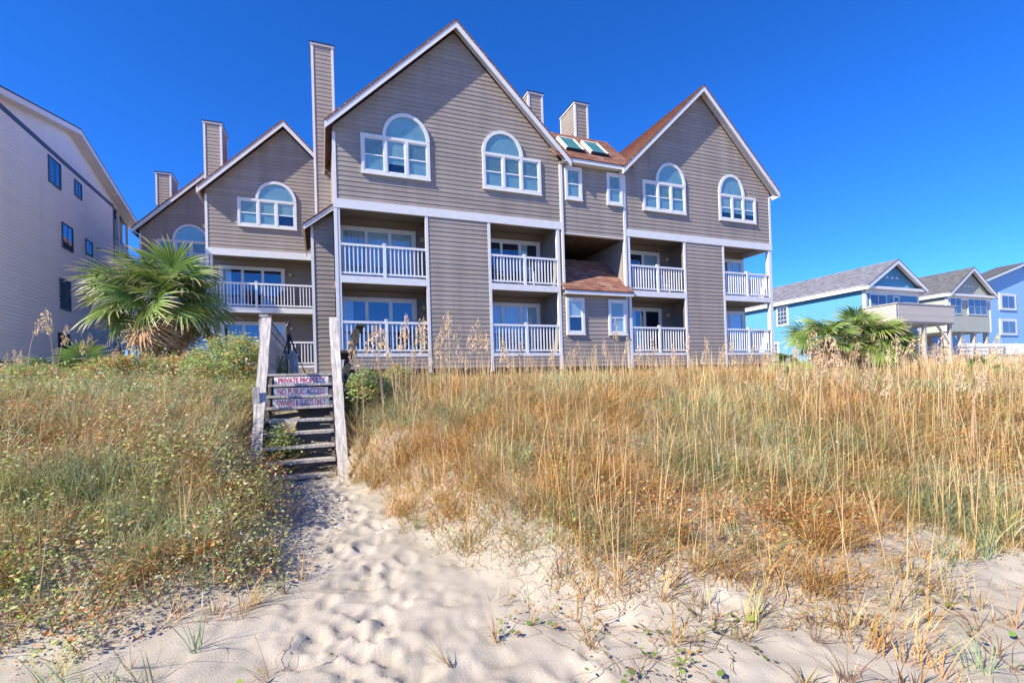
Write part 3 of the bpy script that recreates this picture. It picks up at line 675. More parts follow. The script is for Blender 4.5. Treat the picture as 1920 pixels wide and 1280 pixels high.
# --- houses beyond the condominium
def beach_house(name, label, x0, x1, y0, y1, zfl, ze, zp, paint, shm, fronts, sides, stilts, plain=False):
    t = thing(name, (x0, y0, 1.7), label, 'house'); xc = (x0 + x1) / 2; m = (zp - ze) / (xc - x0 + .35)
    B = MB().box(x0, x1, y0, y1, zfl, ze); B.prism([(x0, y0 + .01, ze), (x1, y0 + .01, ze), (xc, y0 + .01, ze + m * (xc - x0))], (0, y1 - y0 - .02, 0)); wl = B.build('wall', paint, t)
    rf, z = gable_roof(t, xc, zp, m, x0 - .35, x1 + .35, y0 - .45, y1 + .4, shm, .34)
    if not plain: MB().box(x0 - .33, x1 + .33, y0 - .40, y0 - .03, ze - .25, ze - .05).build('cornice', WHITE, t)
    MB().box(x0 - .33, x0 - .30, y0 - .3, y1, ze - .25, ze + .05).build('eave_fascia', WHITE, t)
    for x in (x0 - .02, x1 - .2): MB().box(x, x + .22, y0 - .025, y0 + .2, zfl, ze - .25).build('corner_trim', WHITE, wl)
    if not plain: MB().box(x0 - .02, x1 + .02, y0 - .03, y0 - .002, ze - .55, ze - .25).build('frieze', WHITE, wl)
    V = MB()
    for k in (-1, 0, 1) if not plain else ():
        V.prism([(xc + k * .55 - .2, y0 - .02, ze + m * 1.15), (xc + k * .55 + .2, y0 - .02, ze + m * 1.15), (xc + k * .55, y0 - .02, ze + m * 1.15 + .16)], (0, .03, 0))
    if not plain: V.build('gable_vents', WHITE, wl)
    for (a, b, c, d) in fronts:
        W = MB(); W.box(a, b, y0 - .05, y0, c, d); w_ = W.build('window', WHITE, wl); k = max(1, round((b - a) / 1.0)); q = (b - a - .12) / k
        for i in range(k):
            for s in (0, 1):
                hh = (d - c - .2) / 2
                MB().box(a + .06 + i * q + .05, a + .06 + (i + 1) * q - .05, y0 - .06, y0 - .052, c + .1 + s * (hh + .03), c + .1 + s * (hh + .03) + hh - .03).build('pane', SKYPANE, w_)
    for (a, b, c, d) in sides:
        w_ = MB().box(x0 - .05, x0, a, b, c, d).build('window', WHITE, wl); hh = (d - c - .26) / 2; ww = (b - a - .26)
        for s in (0, 1):
            for i in range(3):
                for j in range(2):
                    MB().box(x0 - .062, x0 - .052, a + .13 + i * ww / 3 + .015, a + .13 + (i + 1) * ww / 3 - .015, c + .13 + s * hh + j * hh / 2 + .02, c + .13 + s * hh + (j + 1) * hh / 2 - .02).build('pane', SKYPANE, w_)
    for (x, y) in stilts: MB().box(x - .17, x + .17, y - .17, y + .17, 1., zfl + .02).build('stilt', WOOD, t)
    return t, wl
SKYPANE = mat('house_window_glass', (.05, .075, .11), .06, .1, 3., .7)
BLUE = lap_mat('cyan_blue_siding', (.09, .285, .42), .2); CREAM = lap_mat('sage_cream_siding', (.36, .37, .30), .2); SKYB = lap_mat('light_blue_siding', (.23, .41, .60), .22)
bh, bw = beach_house('beach_house', 'bright cyan blue gabled house with a raised wooden deck', 36, 42.1, 6.1, 27, 1.5, 8.02, 10.05, BLUE, SHINGLE_G,
    [(36.45, 38.3, 5.9, 7.5), (39.05, 39.75, 5.6, 7.4)], [(12.3, 13.45, 6.0, 7.65), (13.3, 14.3, 3.1, 4.7), (18.5, 19.6, 6.0, 7.65)], [])
slider(bw, 40.1, 41.75, 5.32, 7.0, 6.1, 2, 'dd')
deck = MB().box(35.1, 41.3, 3.5, 6.08, 5.02, 5.3).build('deck', WOOD, bh)
bd = MB().box(0, .13, 0, .03, 5.12, 6.28).mesh('deck_board'); bd.materials.append(WOOD_RAIL); og = worg(deck)
for i in range(43):
    link('deck_board', bd, None, deck, Vector((35.12 + i * .144, 3.46, random.uniform(-.01, .01))) - og)
for i in range(17):
    o = link('deck_board', bd, None, deck, Vector((35.1, 3.55 + i * .145, 0)) - og); o.rotation_euler.z = math.pi / 2
MB().box(35.0, 41.4, 3.42, 3.56, 6.28, 6.34).build('deck_rail', WOOD_RAIL, deck); MB().box(35.0, 35.14, 3.56, 6.0, 6.28, 6.34).build('deck_rail', WOOD_RAIL, deck)
for x in (35.4, 38.2, 41.1): MB().box(x - .1, x + .1, 3.6, 3.8, .8, 5.02).build('deck_post', WOOD, deck)
for x in (35.4, 41.1): MB().bar((x, 3.7, 3.6), (x + (1.5 if x < 38 else -1.5), 3.7, 5.0), .12, .08, (0, 1, 0)).build('deck_brace', WOOD_RAIL, deck)
beach_house('beach_house', 'grey-green cottage raised on wooden stilts beside the plain blue house', 53.4, 60.3, 10, 28, 5.45, 8.95, 11.5, CREAM, SHINGLE_D,
    [(53.7, 55.5, 7.05, 8.62), (56.5, 59.6, 7.05, 8.62)], [], [(x, y) for x in (53.7, 55.8, 57.9, 60.0) for y in (10.3, 15)])
t3, w3 = beach_house('beach_house', 'plain light blue house with wide white-framed two-pane windows', 60.5, 97, 15.2, 17.2, 1.5, 9.25, 14.7, SKYB, SHINGLE_D, [], [], [], True)
for (a, b, c, d) in ((73.6, 77.1, 8.85, 10.8), (73.5, 77.1, 5.9, 7.8)):
    w_ = MB().box(a, b, 15.1, 15.2, c, d).build('window', WHITE, w3); xm = (a + b) / 2
    for q0, q1 in ((a + .5, xm - .05), (xm + .05, b - .5)): MB().box(q0, q1, 15.085, 15.098, c + .28, d - .28).build('pane', SKYPANE, w_)
# white picket fence and ramp in front of the stilted cottage
fz = 3.2
fen = thing('picket_fence', (52, 8.5, 1.7), 'low white picket fence along the foot of the stilted cottage', 'fence')
MB().box(52, 76, 8.5, 8.56, fz + .25, fz + .33).build('rail', VINYL, fen); MB().box(52, 76, 8.5, 8.56, fz + .85, fz + .93).build('rail', VINYL, fen)
MB().box(52, 76, 8.6, 9.4, fz - .2, fz).build('walk', WOOD, fen)
pk = MB().box(0, .09, -.03, 0, fz, fz + 1.).mesh('picket'); pk.materials.append(VINYL)
for i in range(105): link('picket', pk, None, fen, Vector((52 + i * .228, 8.5, 0)) - worg(fen))
for x in np.arange(52.2, 76, 3): MB().box(x, x + .14, 8.56, 8.7, .8, fz + 1.05).build('fence_post', VINYL, fen)
rmp = thing('wooden_ramp', (40.5, 5., 1.7), 'grey wooden boardwalk with rail boards under the blue house deck', 'boardwalk')
MB().box(38, 50, 4.6, 5.8, 2.5, 2.62).build('walk', WOOD_RAIL, rmp)
for k in range(3): MB().box(38, 50, 4.55, 4.6, 2.85 + k * .28, 2.98 + k * .28).build('rail', WOOD_RAIL, rmp)
for x in np.arange(38, 50.1, 2): MB().box(x, x + .12, 4.6, 4.72, .8, 3.7).build('post', WOOD, rmp)

# ------------------------------------------------------------------ beach stairs, boardwalk, signs, tripod, bench
st = thing('beach_stairs', (-.85, -9.8, .3), 'weathered wooden beach stairs with two bleached handrail planks', 'stairs')
DK = 1.85; NT = 8; RISE = .187; RUN = .225
for k in range(NT + 1):
    z = DK - RISE * k; y = -8.0 - RUN * k
    if k: MB().bar((-1.36, y + .02, z - .02 + random.uniform(-.008, .008)), (-.37, y + .02, z - .02 + random.uniform(-.012, .012)), .26, .04).build('tread', WOOD, st)
for x in (-1.34, -.39):
    MB().bar((x, -7.95, DK - .16), (x, -9.95, DK - .16 - 1.66), .05, .26, (0, 0, 1)).build('stringer', WOOD_DARK, st)
for x0, x1, yb, zb in ((-1.385, -1.43, -9.75, .35), (-.31, -.285, -10.45, .24)):
    a = Vector((x0, -7.95, 2.84)); b = Vector((x1, yb, zb)); P = MB(); n = 14; d = (b - a).normalized(); nn = d.cross(Vector((1, 0, 0))).normalized()
    for i in range(n):      # a plank with slightly uneven edges
        p0 = a + (b - a) * (i / n); p1 = a + (b - a) * ((i + 1) / n)
    k0 = len(P.v)
    for i in range(n + 1):
        p = a + (b - a) * (i / n); hw = .072 + .004 * math.sin(i * 1.9 + x0); off = .003 * math.sin(i * 2.7)
        for sx, sn in ((-1, -1), (1, -1), (1, 1), (-1, 1)): P.v.append(tuple(p + Vector((sx * hw + off, 0, 0)) + nn * (sn * .021)))
    for i in range(n):
        for j in range(4): P.f.append((k0 + i * 4 + j, k0 + i * 4 + (j + 1) % 4, k0 + i * 4 + 4 + (j + 1) % 4, k0 + i * 4 + 4 + j))
    P.f += [(k0 + 3, k0 + 2, k0 + 1, k0), (k0 + n * 4, k0 + n * 4 + 1, k0 + n * 4 + 2, k0 + n * 4 + 3)]
    P.build('handrail', WOOD_RAIL, st)
for x in (-1.46, -.27):      # posts carrying the rails
    for y, zt in ((-7.98, 2.78), (-9.0, 1.62)): MB().box(x - .045, x + .045, y - .045, y + .045, .2, zt).build('post', WOOD, st)
for k, (z0, z1) in enumerate(((1.62, 1.83), (1.43, 1.64), (1.25, 1.44))):   # riser boards behind the signs
    y = -8.0 - RUN * k
    MB().box(-1.35, -.38, y - .02, y + .01, z0 - .02, z1 - .03).build('riser_board', WOOD_DARK, st)

bw_ = thing('boardwalk', (-.9, -5, 1.2), 'grey wooden boardwalk running from the beach stairs toward the condominium', 'boardwalk')
pl = MB().box(-1.45, -.2, 0, .135, DK - .04, DK).mesh('plank'); pl.materials.append(WOOD)
og = worg(bw_)
for i in range(60): link('plank', pl, None, bw_, Vector((random.uniform(-.02, .02), -8.05 + i * .145, 0)) - og)
for x in (-1.4, -.25): MB().box(x - .03, x + .03, -8, .7, DK - .28, DK - .042).build('joist', WOOD_DARK, bw_)
for y in np.arange(-7.9, .8, 1.7):
    for x in (-1.44, -.21): MB().box(x - .05, x + .05, y - .05, y + .05, .6, DK + (.98 if x < -1 else .05)).build('post', WOOD, bw_)
MB().box(-1.50, -1.36, -8.0, -3.2, DK + .98, DK + 1.02).build('rail_cap', WOOD_RAIL, bw_)
MB().box(-1.385, -1.365, -8.0, -3.2, DK + .80, DK + .95).build('rail_board', WOOD, bw_)
vb = MB().box(-1.41, -1.39, 0, .135, DK + .02, DK + .96).mesh('rail_plank'); vb.materials.append(WOOD)
for i in range(33): link('rail_plank', vb, None, bw_, Vector((0, -7.95 + i * .145, random.uniform(-.01, .01))) - og)
MB().tube([(-1.22, -4.0, .9), (-1.22, -4.0, DK + .72)], [.16, .16], 14).build('round_pile', WOOD, bw_)
bn = thing('bench', (.0, -6.6, DK), 'dark slant-backed wooden bench on the boardwalk beside the right handrail', 'bench')  # the bench's shaded look is put into its dark wood colour
MB().box(-.3, .12, -7.5, -5.4, DK + .40, DK + .45).build('seat', WOOD_DARK, bn)
for y in (-7.25, -6.4, -5.6): MB().bar((-.16, y, DK - .3), (.17, y, DK + .92), .09, .14, (0, 1, 0)).build('leg', WOOD_DARK, bn)
MB().bar((.145, -7.5, DK + .66), (.145, -5.4, DK + .66), .03, .17, (.25, 0, 1)).build('backrest', WOOD_DARK, bn)
MB().bar((.19, -7.55, DK + .93), (.19, -5.4, DK + .93), .16, .035, (0, 0, 1)).build('cap_rail', WOOD_DARK, bn)
MB().box(-.2, .75, -7.3, -7.2, DK - .33, DK - .24).build('brace', WOOD_DARK, bn)

def sign(text, x0, x1, z0, z1, y, label):
    s_ = MB().box(x0, x1, y - .012, y + .008, z0, z1).build('sign', SIGNW); tag(s_, label, 'sign')
    cu = bpy.data.curves.new('lettering', 'FONT'); cu.body = text; cu.align_x = 'CENTER'; cu.align_y = 'CENTER'; cu.size = (z1 - z0) * .98; cu.extrude = .0015; cu.offset = .0025
    tmp = bpy.data.objects.new('tmp', cu); COL.objects.link(tmp)
    dg = bpy.context.evaluated_depsgraph_get(); mt = bpy.data.meshes.new_from_object(tmp.evaluated_get(dg)); bpy.data.objects.remove(tmp)
    xs = [v.co.x for v in mt.vertices]; k = (x1 - x0) * .86 / (max(xs) - min(xs))
    o = link('lettering', mt, SIGNR, s_, ((x0 + x1) / 2, y - .0145, (z0 + z1) / 2)); o.rotation_euler.x = math.pi / 2; o.scale = (k, 1, 1)
    for x in (x0 + .03, x1 - .03): MB().sphere((x, y - .013, (z0 + z1) / 2), .008, 6, 4).build('screw', METAL, s_)
    o.data.name = 'lettering'
sign('PRIVATE PROPERTY', -1.29, -.42, 1.655, 1.79, -8.04, 'white board reading PRIVATE PROPERTY in red, topmost of three on the stairs')
sign('NO PUBLIC ACCESS', -1.28, -.43, 1.46, 1.60, -8.27, 'white board reading NO PUBLIC ACCESS in red on the stairs')
sign('OWNERS & GUESTS ONLY', -1.28, -.42, 1.27, 1.415, -8.50, 'white board reading OWNERS & GUESTS ONLY in red, lowest on the stairs')

tp = thing('tripod', (-1.06, -7.6, DK), 'black camera tripod standing on the boardwalk above the signs', 'tripod')
hub = Vector((-1.06, -7.55, DK + .70))
for (x, y) in ((-1.27, -7.72), (-1.12, -7.35), (-.80, -7.6)):
    f = Vector((x, y, DK)); L = MB(); L.tube([hub, hub + (f - hub) * .45], [.017, .015], 8); L.tube([hub + (f - hub) * .42, f], [.011, .009], 8)
    lg = L.build('leg', BLACK, tp, True); c = hub + (f - hub) * .47
    MB().tube([c, c + (f - hub) * .04], [.02, .02], 8).build('leg_clamp', METAL, lg)
MB().tube([hub - Vector((0, 0, .22)), hub + Vector((0, 0, .22))], [.012, .012], 8).build('centre_column', BLACK, tp)
MB().tube([hub - Vector((0, 0, .03)), hub + Vector((0, 0, .035))], [.045, .035], 10).build('hub', BLACK, tp)
H = MB(); H.sphere(hub + Vector((0, 0, .25)), .028, 10, 7); H.box(hub.x - .028, hub.x + .028, hub.y - .02, hub.y + .02, hub.z + .265, hub.z + .31); H.box(hub.x - .018, hub.x + .022, hub.y - .018, hub.y + .018, hub.z + .31, hub.z + .335)
hd_ = H.build('ball_head', BLACK, tp); MB().tube([hub + Vector((-.01, 0, .24)), hub + Vector((-.06, -.02, .17))], [.007, .007], 6).build('pan_handle', METAL, hd_)

# ------------------------------------------------------------------ vegetation: shared shapes
PLANT = plant_mat('dune_plant'); PALMM = plant_mat('palm_leaf', .15, .2, .45)
def cmesh(name, V, F, C, m):
    me = bpy.data.meshes.new(name); V = np.asarray(V, float); me.from_pydata(V.tolist(), [], F)
    a = me.attributes.new('col', 'FLOAT_COLOR', 'POINT'); C = np.asarray(C, float)
    a.data.foreach_set('color', np.concatenate([C, np.ones((len(C), 1))], 1).reshape(-1)); me.materials.append(m); me.update(); return me
def add_blade(V, F, C, base, az, h, lean, curl, wd, c0, c1, tw=None, seg=4):
    d = np.array([math.cos(az), math.sin(az), 0]); tw = az + math.pi / 2 + (random.uniform(-.9, .9) if tw is None else tw); sd = np.array([math.cos(tw), math.sin(tw), 0])
    k = len(V)
    for i in range(seg + 1):
        t = i / seg; p = np.asarray(base) + d * h * (lean * t + curl * t * t) + np.array([0, 0, h * (t - .45 * curl * t * t * t)])
        ww = wd * (1 - t ** 1.6) * (.65 + .35 * min(1, t * 4)); col = [c0[j] + (c1[j] - c0[j]) * t for j in range(3)]
        if i == seg: V.append(p); C.append(col)
        else: V += [p - sd * ww / 2, p + sd * ww / 2]; C += [col, col]
    for i in range(seg - 1): F.append((k + 2 * i, k + 2 * i + 1, k + 2 * i + 3, k + 2 * i + 2))
    F.append((k + 2 * seg - 2, k + 2 * seg - 1, k + 2 * seg))
ORANGE = [(.62, .29, .085), (.68, .37, .13), (.48, .20, .06), (.72, .45, .19)]
STRAW = [(.70, .50, .28), (.62, .42, .21), (.78, .61, .40)]
GREEN = [(.34, .40, .19), (.43, .48, .28), (.27, .36, .14), (.52, .54, .37)]
FRESH = [(.30, .43, .09), (.42, .52, .15), (.54, .59, .24)]
def vary(c, a=.16): k = 1 + random.uniform(-a, a); return tuple(min(1, x * k * (1 + random.uniform(-.06, .06))) for x in c)
def candidates(n, v0, v1, ex=1.25, right=True):
    """points in the camera's field, denser near the camera"""
    v = v0 + (v1 - v0) * rng.random(n) ** ex; dist = v - EYE.y
    # field of view in building frame: left and right limits of u at this v
    ul = EYE.x + dist * (-.66) - 1.3; ur = EYE.x + dist * 2.4 + 1.6 if right else np.full(n, -.45)
    u = ul + (ur - ul) * rng.random(n); return u, v


OR, SW, GR, FR = (np.array(x) for x in (ORANGE, STRAW, GREEN, FRESH))
def stuff_mesh(name, V, T, C, label, cat):
    """V (n,3), T (m,3), C (n,3) as one stuff object"""
    me = bpy.data.meshes.new(name); me.vertices.add(len(V)); me.vertices.foreach_set('co', V.astype(np.float32).reshape(-1))
    T = T.astype(np.int32); me.loops.add(T.size); me.loops.foreach_set('vertex_index', T.reshape(-1)); me.polygons.add(len(T)); me.polygons.foreach_set('loop_start', np.arange(0, T.size, 3, dtype=np.int32))
    me.update(calc_edges=True)
    at = me.attributes.new('col', 'FLOAT_COLOR', 'POINT'); at.data.foreach_set('color', np.concatenate([C, np.ones((len(C), 1))], 1).astype(np.float32).reshape(-1))
    o = link(name, me, PLANT0); o['kind'] = 'stuff'; return tag(o, label, cat)
def blades(P, az, h, lean, curl, wd, c0, c1, seg=3):
    n = len(P); d = np.stack([np.cos(az), np.sin(az), np.zeros(n)], 1); tw = az + math.pi / 2 + rng.uniform(-.9, .9, n); sd = np.stack([np.cos(tw), np.sin(tw), np.zeros(n)], 1)
    V = np.zeros((n, 2 * seg + 1, 3)); C = np.zeros((n, 2 * seg + 1, 3))
    for i in range(seg + 1):
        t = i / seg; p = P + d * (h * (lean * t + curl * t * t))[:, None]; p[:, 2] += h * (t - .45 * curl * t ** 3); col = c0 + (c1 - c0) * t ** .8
        if i == seg: V[:, 2 * seg] = p; C[:, 2 * seg] = col
        else:
            ww = (wd * (1 - t ** 1.6) * (.65 + .35 * min(1, t * 4)))[:, None] / 2
            V[:, 2 * i] = p - sd * ww; V[:, 2 * i + 1] = p + sd * ww; C[:, 2 * i] = col; C[:, 2 * i + 1] = col
    T = []
    for i in range(seg - 1): T += [(2 * i, 2 * i + 1, 2 * i + 3), (2 * i, 2 * i + 3, 2 * i + 2)]
    T.append((2 * seg - 2, 2 * seg - 1, 2 * seg)); T = (np.arange(n)[:, None, None] * (2 * seg + 1) + np.array(T)[None]).reshape(-1, 3)
    return V.reshape(-1, 3), T, C.reshape(-1, 3)
def join(parts):
    V = []; T = []; C = []; k = 0
    for v_, t_, c_ in parts: V.append(v_); T.append(t_ + k); C.append(c_); k += len(v_)
    return np.concatenate(V), np.concatenate(T), np.concatenate(C)
PLANT0 = plant_mat('dune_grass_blade', 0.)
def pick(pal, n, a=.18): c = pal[rng.integers(0, len(pal), n)]; return np.clip(c * (1 + rng.uniform(-a, a, n))[:, None] * (1 + rng.uniform(-.07, .07, (n, 3))), 0, 1)
def on_stairs(u, v): return (u > -1.62) & (u < -.12) & (v > -9.95) & (v < 1.5)
def under_condo(u, v): return (u > -.8) & (u < 20) & (v > .35) | (u > -5.3) & (v > 7.2) & (u < 2)
def dune_pts(n, v0, v1, edge=0., path_gap=.18, ex=1.25, right=True):
    """random ground points on the overgrown dune with their distance up the slope"""
    u, v = candidates(n, v0, v1, ex, right); t = v - toe(u) + .35 * vnoise(u, v, .5, 3) + .2 * vnoise(u, v, .17, 12)
    pd = np.where(v > -7, 5., np.abs(u - path_c(v)) - path_w(v)) + .2 * vnoise(u, v, .3, 13)
    k = (t > edge) & (pd > path_gap) & ~on_stairs(u, v) & ~under_condo(u, v); return u[k], v[k], t[k], pd[k]
def zone_of(u, v): return vnoise(u, v, 1.15, 4) + .6 * vnoise(u, v, .38, 6)

# --- dune grass: a tangle of short dry blades, then tufts of many kinds
parts = []
for n, v0, v1, seg in ((270000, -15.9, -9.5, 3), (220000, -9.5, .6, 2)):
    u, v, t, pd = dune_pts(n, v0, v1, ex=1.5); dist = np.hypot(u - EYE.x, v - EYE.y)
    cl = vnoise(u, v, .22, 14) + .6 * vnoise(u, v, .6, 19)
    pr = np.clip(.06 + .94 * sstep(-.1, 1.1, t), 0, 1) * sstep(.05, .4, pd) * np.where(u < -.6, .30, 1.) * np.clip(.55 + 1.3 * cl, np.where((u > -.6) & (pd < 1.6), .8, .3), 1)
    k = rng.random(len(u)) < pr; u, v, t, dist, cl = u[k], v[k], t[k], dist[k], cl[k]; N = len(u); zn = zone_of(u, v) + rng.normal(0, .4, N)
    c1 = np.where((zn < .05)[:, None], pick(OR, N, .3), np.where((zn > .33)[:, None], pick(GR, N, .3), pick(SW, N, .25)))
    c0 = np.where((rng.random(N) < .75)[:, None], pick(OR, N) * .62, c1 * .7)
    hh = rng.uniform(.10, .36, N) * np.clip(.5 + .3 * t, .5, 1.1) * np.clip(1 + .6 * cl, .6, 1.5)
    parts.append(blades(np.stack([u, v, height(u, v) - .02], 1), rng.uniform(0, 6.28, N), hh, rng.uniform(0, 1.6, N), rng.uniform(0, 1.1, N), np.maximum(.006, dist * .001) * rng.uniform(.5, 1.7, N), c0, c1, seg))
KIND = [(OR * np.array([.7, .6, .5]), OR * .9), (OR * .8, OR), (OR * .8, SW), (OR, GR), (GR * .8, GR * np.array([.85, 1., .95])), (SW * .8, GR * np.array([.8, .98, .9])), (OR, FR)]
for right, n, ex, seg in ((True, 13500, 1.35, 3), (False, 15000, 1.15, 3)):
    u, v, t, pd = dune_pts(n, -16.3, .5, -.9, .16, ex=ex, right=right); dist = np.hypot(u - EYE.x, v - EYE.y)
    k = rng.random(len(u)) < np.clip(.10 + .89 * sstep(-.1, 1.1, t), 0, 1) * np.where((u < -.6) == right, 0, 1.) * np.clip(.45 + 1.2 * vnoise(u, v, .4, 16), np.where((u > -.6) & (pd < 1.8) & (v > -12.8), 1., .16), 1); u, v, t, dist = u[k], v[k], t[k], dist[k]
    M = 18; nt_ = len(u); N = nt_ * M; tid = np.repeat(np.arange(nt_), M); a = rng.uniform(0, 6.28, N); rr = (rng.uniform(.03, .11, nt_)[tid]) * np.sqrt(rng.random(N))
    kd = np.clip(((zone_of(u, v) + (1.0 if right else 1.2)) / 2.2 * 7 + rng.normal(0, 1.6, nt_)).astype(int), 0, 6); c0 = np.zeros((N, 3)); c1 = np.zeros((N, 3))
    for q in range(7): m_ = kd[tid] == q; c0[m_] = pick(KIND[q][0], m_.sum()); c1[m_] = pick(KIND[q][1], m_.sum())
    br = rng.uniform(.55, 1.25, nt_)[tid][:, None]; c0 = np.clip(c0 * br, 0, 1); c1 = np.clip(c1 * br, 0, 1)
    th = rng.uniform(.18, .52, nt_) * np.clip(.6 + .25 * t, .6, 1.15); bent = rng.random(nt_); wa = rng.uniform(0, 6.28, nt_)
    bu = u[tid] + rr * np.cos(a); bv = v[tid] + rr * np.sin(a); az = np.where(rng.random(N) < bent[tid], wa[tid] + rng.normal(0, .5, N), a + rng.normal(0, .6, N))
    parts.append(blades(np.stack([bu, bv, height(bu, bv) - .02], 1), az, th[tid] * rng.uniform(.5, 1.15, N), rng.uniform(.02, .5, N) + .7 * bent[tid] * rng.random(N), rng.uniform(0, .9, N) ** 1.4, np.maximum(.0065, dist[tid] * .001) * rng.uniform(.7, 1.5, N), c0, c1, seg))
stuff_mesh('dune_grass', *join(parts), 'dry orange and grey-green dune grass covering the slope', 'grass')
print('grass tris', sum(len(p[1]) for p in parts))
# --- thin straw stems standing above the grass
u, v, t, pd = dune_pts(12500, -15.3, .3, .2, .4); k = rng.random(len(u)) < np.where(u < -.6, .6, .8) * np.clip(.4 + .8 * (vnoise(u, v, .9, 17) + .4), .15, 1); u, v = u[k], v[k]; N = len(u); dist = np.hypot(u - EYE.x, v - EYE.y)
stuff_mesh('dry_stems', *blades(np.stack([u, v, height(u, v) - .02], 1), rng.uniform(0, 6.28, N), rng.uniform(.4, 1.0, N) * np.where(u < -.6, .75, np.where(v > -8, 1.3, 1)), rng.uniform(0, .16, N), rng.uniform(0, .22, N) ** 1.2, np.maximum(.006, dist * .0009), pick(OR, N), pick(SW, N) * 1.1, 3), 'thin straw-coloured stems standing above the dune grass', 'grass')
# --- leafy ground cover: small leaves in low mounds, thick on the bank beside the stairs, thin elsewhere
def leaves(P, U, W, L, asp, col):
    n = len(P); V = np.stack([P, P + U * (L * .5)[:, None] + W * (L * asp)[:, None], P + U * L[:, None], P + U * (L * .5)[:, None] - W * (L * asp)[:, None]], 1)
    T = (np.arange(n)[:, None, None] * 4 + np.array([(0, 1, 2), (0, 2, 3)])[None]).reshape(-1, 3); return V.reshape(-1, 3), T, np.repeat(col, 4, 0)
def rand_leaf_axes(n, up=.55):
    q = rng.uniform(0, 6.28, n); U = np.stack([np.cos(q), np.sin(q), rng.uniform(-.3, .7, n)], 1); U /= np.linalg.norm(U, axis=1)[:, None]
    B = np.stack([rng.normal(0, up, n), rng.normal(0, up, n), np.ones(n)], 1); W = np.cross(U, B); W /= np.linalg.norm(W, axis=1)[:, None]; return U, W
def leaf_cloud(u, v, hm, rad, M, L0, orange, zn):
    """mounds of M leaves each"""
    n = len(u); tid = np.repeat(np.arange(n), M); N = n * M; a = rng.uniform(0, 6.28, N); r = rad[tid] * np.sqrt(rng.random(N)); top = np.sqrt(np.clip(1 - (r / (rad[tid] * 1.05)) ** 2, 0, 1))
    z = hm[tid] * top * (1 - rng.random(N) ** 2 * .8); x = u[tid] + r * np.cos(a); y = v[tid] + r * np.sin(a); P = np.stack([x, y, height(x, y) + z], 1)
    dead = (rng.random(n) + .3 * zn < orange)[tid] & (rng.random(N) < .8); rest = rng.random(N); fresh = (zn > .05)[tid]
    col = np.where(dead[:, None], pick(OR, N, .3), np.where((rest < .2)[:, None], pick(SW, N), np.where(fresh[:, None], pick(FR, N, .25), pick(GR, N, .25))))
    U, W = rand_leaf_axes(N); return leaves(P, U, W, L0[tid] * rng.uniform(.6, 1.4, N), .26, col)

pm = []
for right, n, ex in ((False, 14000, 1.1), (True, 17000, 1.3)):
    u, v, t, pd = dune_pts(n, -14.6, 3.5 if not right else .3, .0, .12, ex, right); dist = np.hypot(u - EYE.x, v - EYE.y)
    pr = (np.where(u < -.6, 1., 0.) if not right else np.where(u < -.6, 0., .7) * np.clip(.5 + .9 * vnoise(u, v, .5, 21), .12, 1)) * sstep(-.1, .6, t); k = rng.random(len(u)) < pr; u, v, t, dist = u[k], v[k], t[k], dist[k]; n = len(u)
    zn = vnoise(u, v, .9, 9) + rng.normal(0, .3, n)
    pm.append(leaf_cloud(u, v, rng.uniform(.08, .34, n) * np.clip(.5 + .3 * t, .5, 1.15) if right else rng.uniform(.10, .40, n) * np.clip(.45 + .4 * t, .45, 1.15) * np.clip(1 + 1.3 * vnoise(u, v, .6, 22), .15, 2.), rng.uniform(.09, .21, n), 24 if not right else 18, (np.maximum(.026, dist * .0036) if right else np.maximum(.028, dist * .004)) * rng.uniform(.7, 1.35, n), .22 if not right else .62, zn))
stuff_mesh('leafy_ground_cover', *join(pm), 'small-leaved green and rusty ground cover thick on the bank beside the stairs', 'ground cover')
# --- dry leaf litter lying on the sand along the edge of the dune
u, v = candidates(26000, -16.2, -9.5, 1.4); t = v - toe(u); pd = np.abs(u - path_c(v)) - path_w(v)
k = rng.random(len(u)) < np.where((t > -.15) & (pd > -.1), .45, .05 * np.exp(np.minimum(t, 0) * .9)) * np.clip(.4 + .9 * vnoise(u, v, .35, 23), .04, 1); u, v = u[k], v[k]; N = len(u)
U, W = rand_leaf_axes(N, .25); U[:, 2] *= .3; hz = height(u, v) + sand_detail(u, v) * sstep(8, 5, np.abs(u - .5)) * sstep(-7.5, -9, v)
stuff_mesh('leaf_litter', *leaves(np.stack([u, v, hz + .006], 1), U, W, rng.uniform(.008, .035, N), .22, np.where((rng.random(N) < .7)[:, None], pick(OR, N, .3) * .75, pick(SW, N, .3) * .8)), 'rust-brown dry leaf litter scattered on the sand', 'litter')

# ------------------------------------------------------------------ single plants
def ground(x, y): return float(height(np.array([x]), np.array([y]))[0])
def on_y(x, y, yy): r = ray(x, y); return EYE + r * ((yy - EYE.y) / r.y)
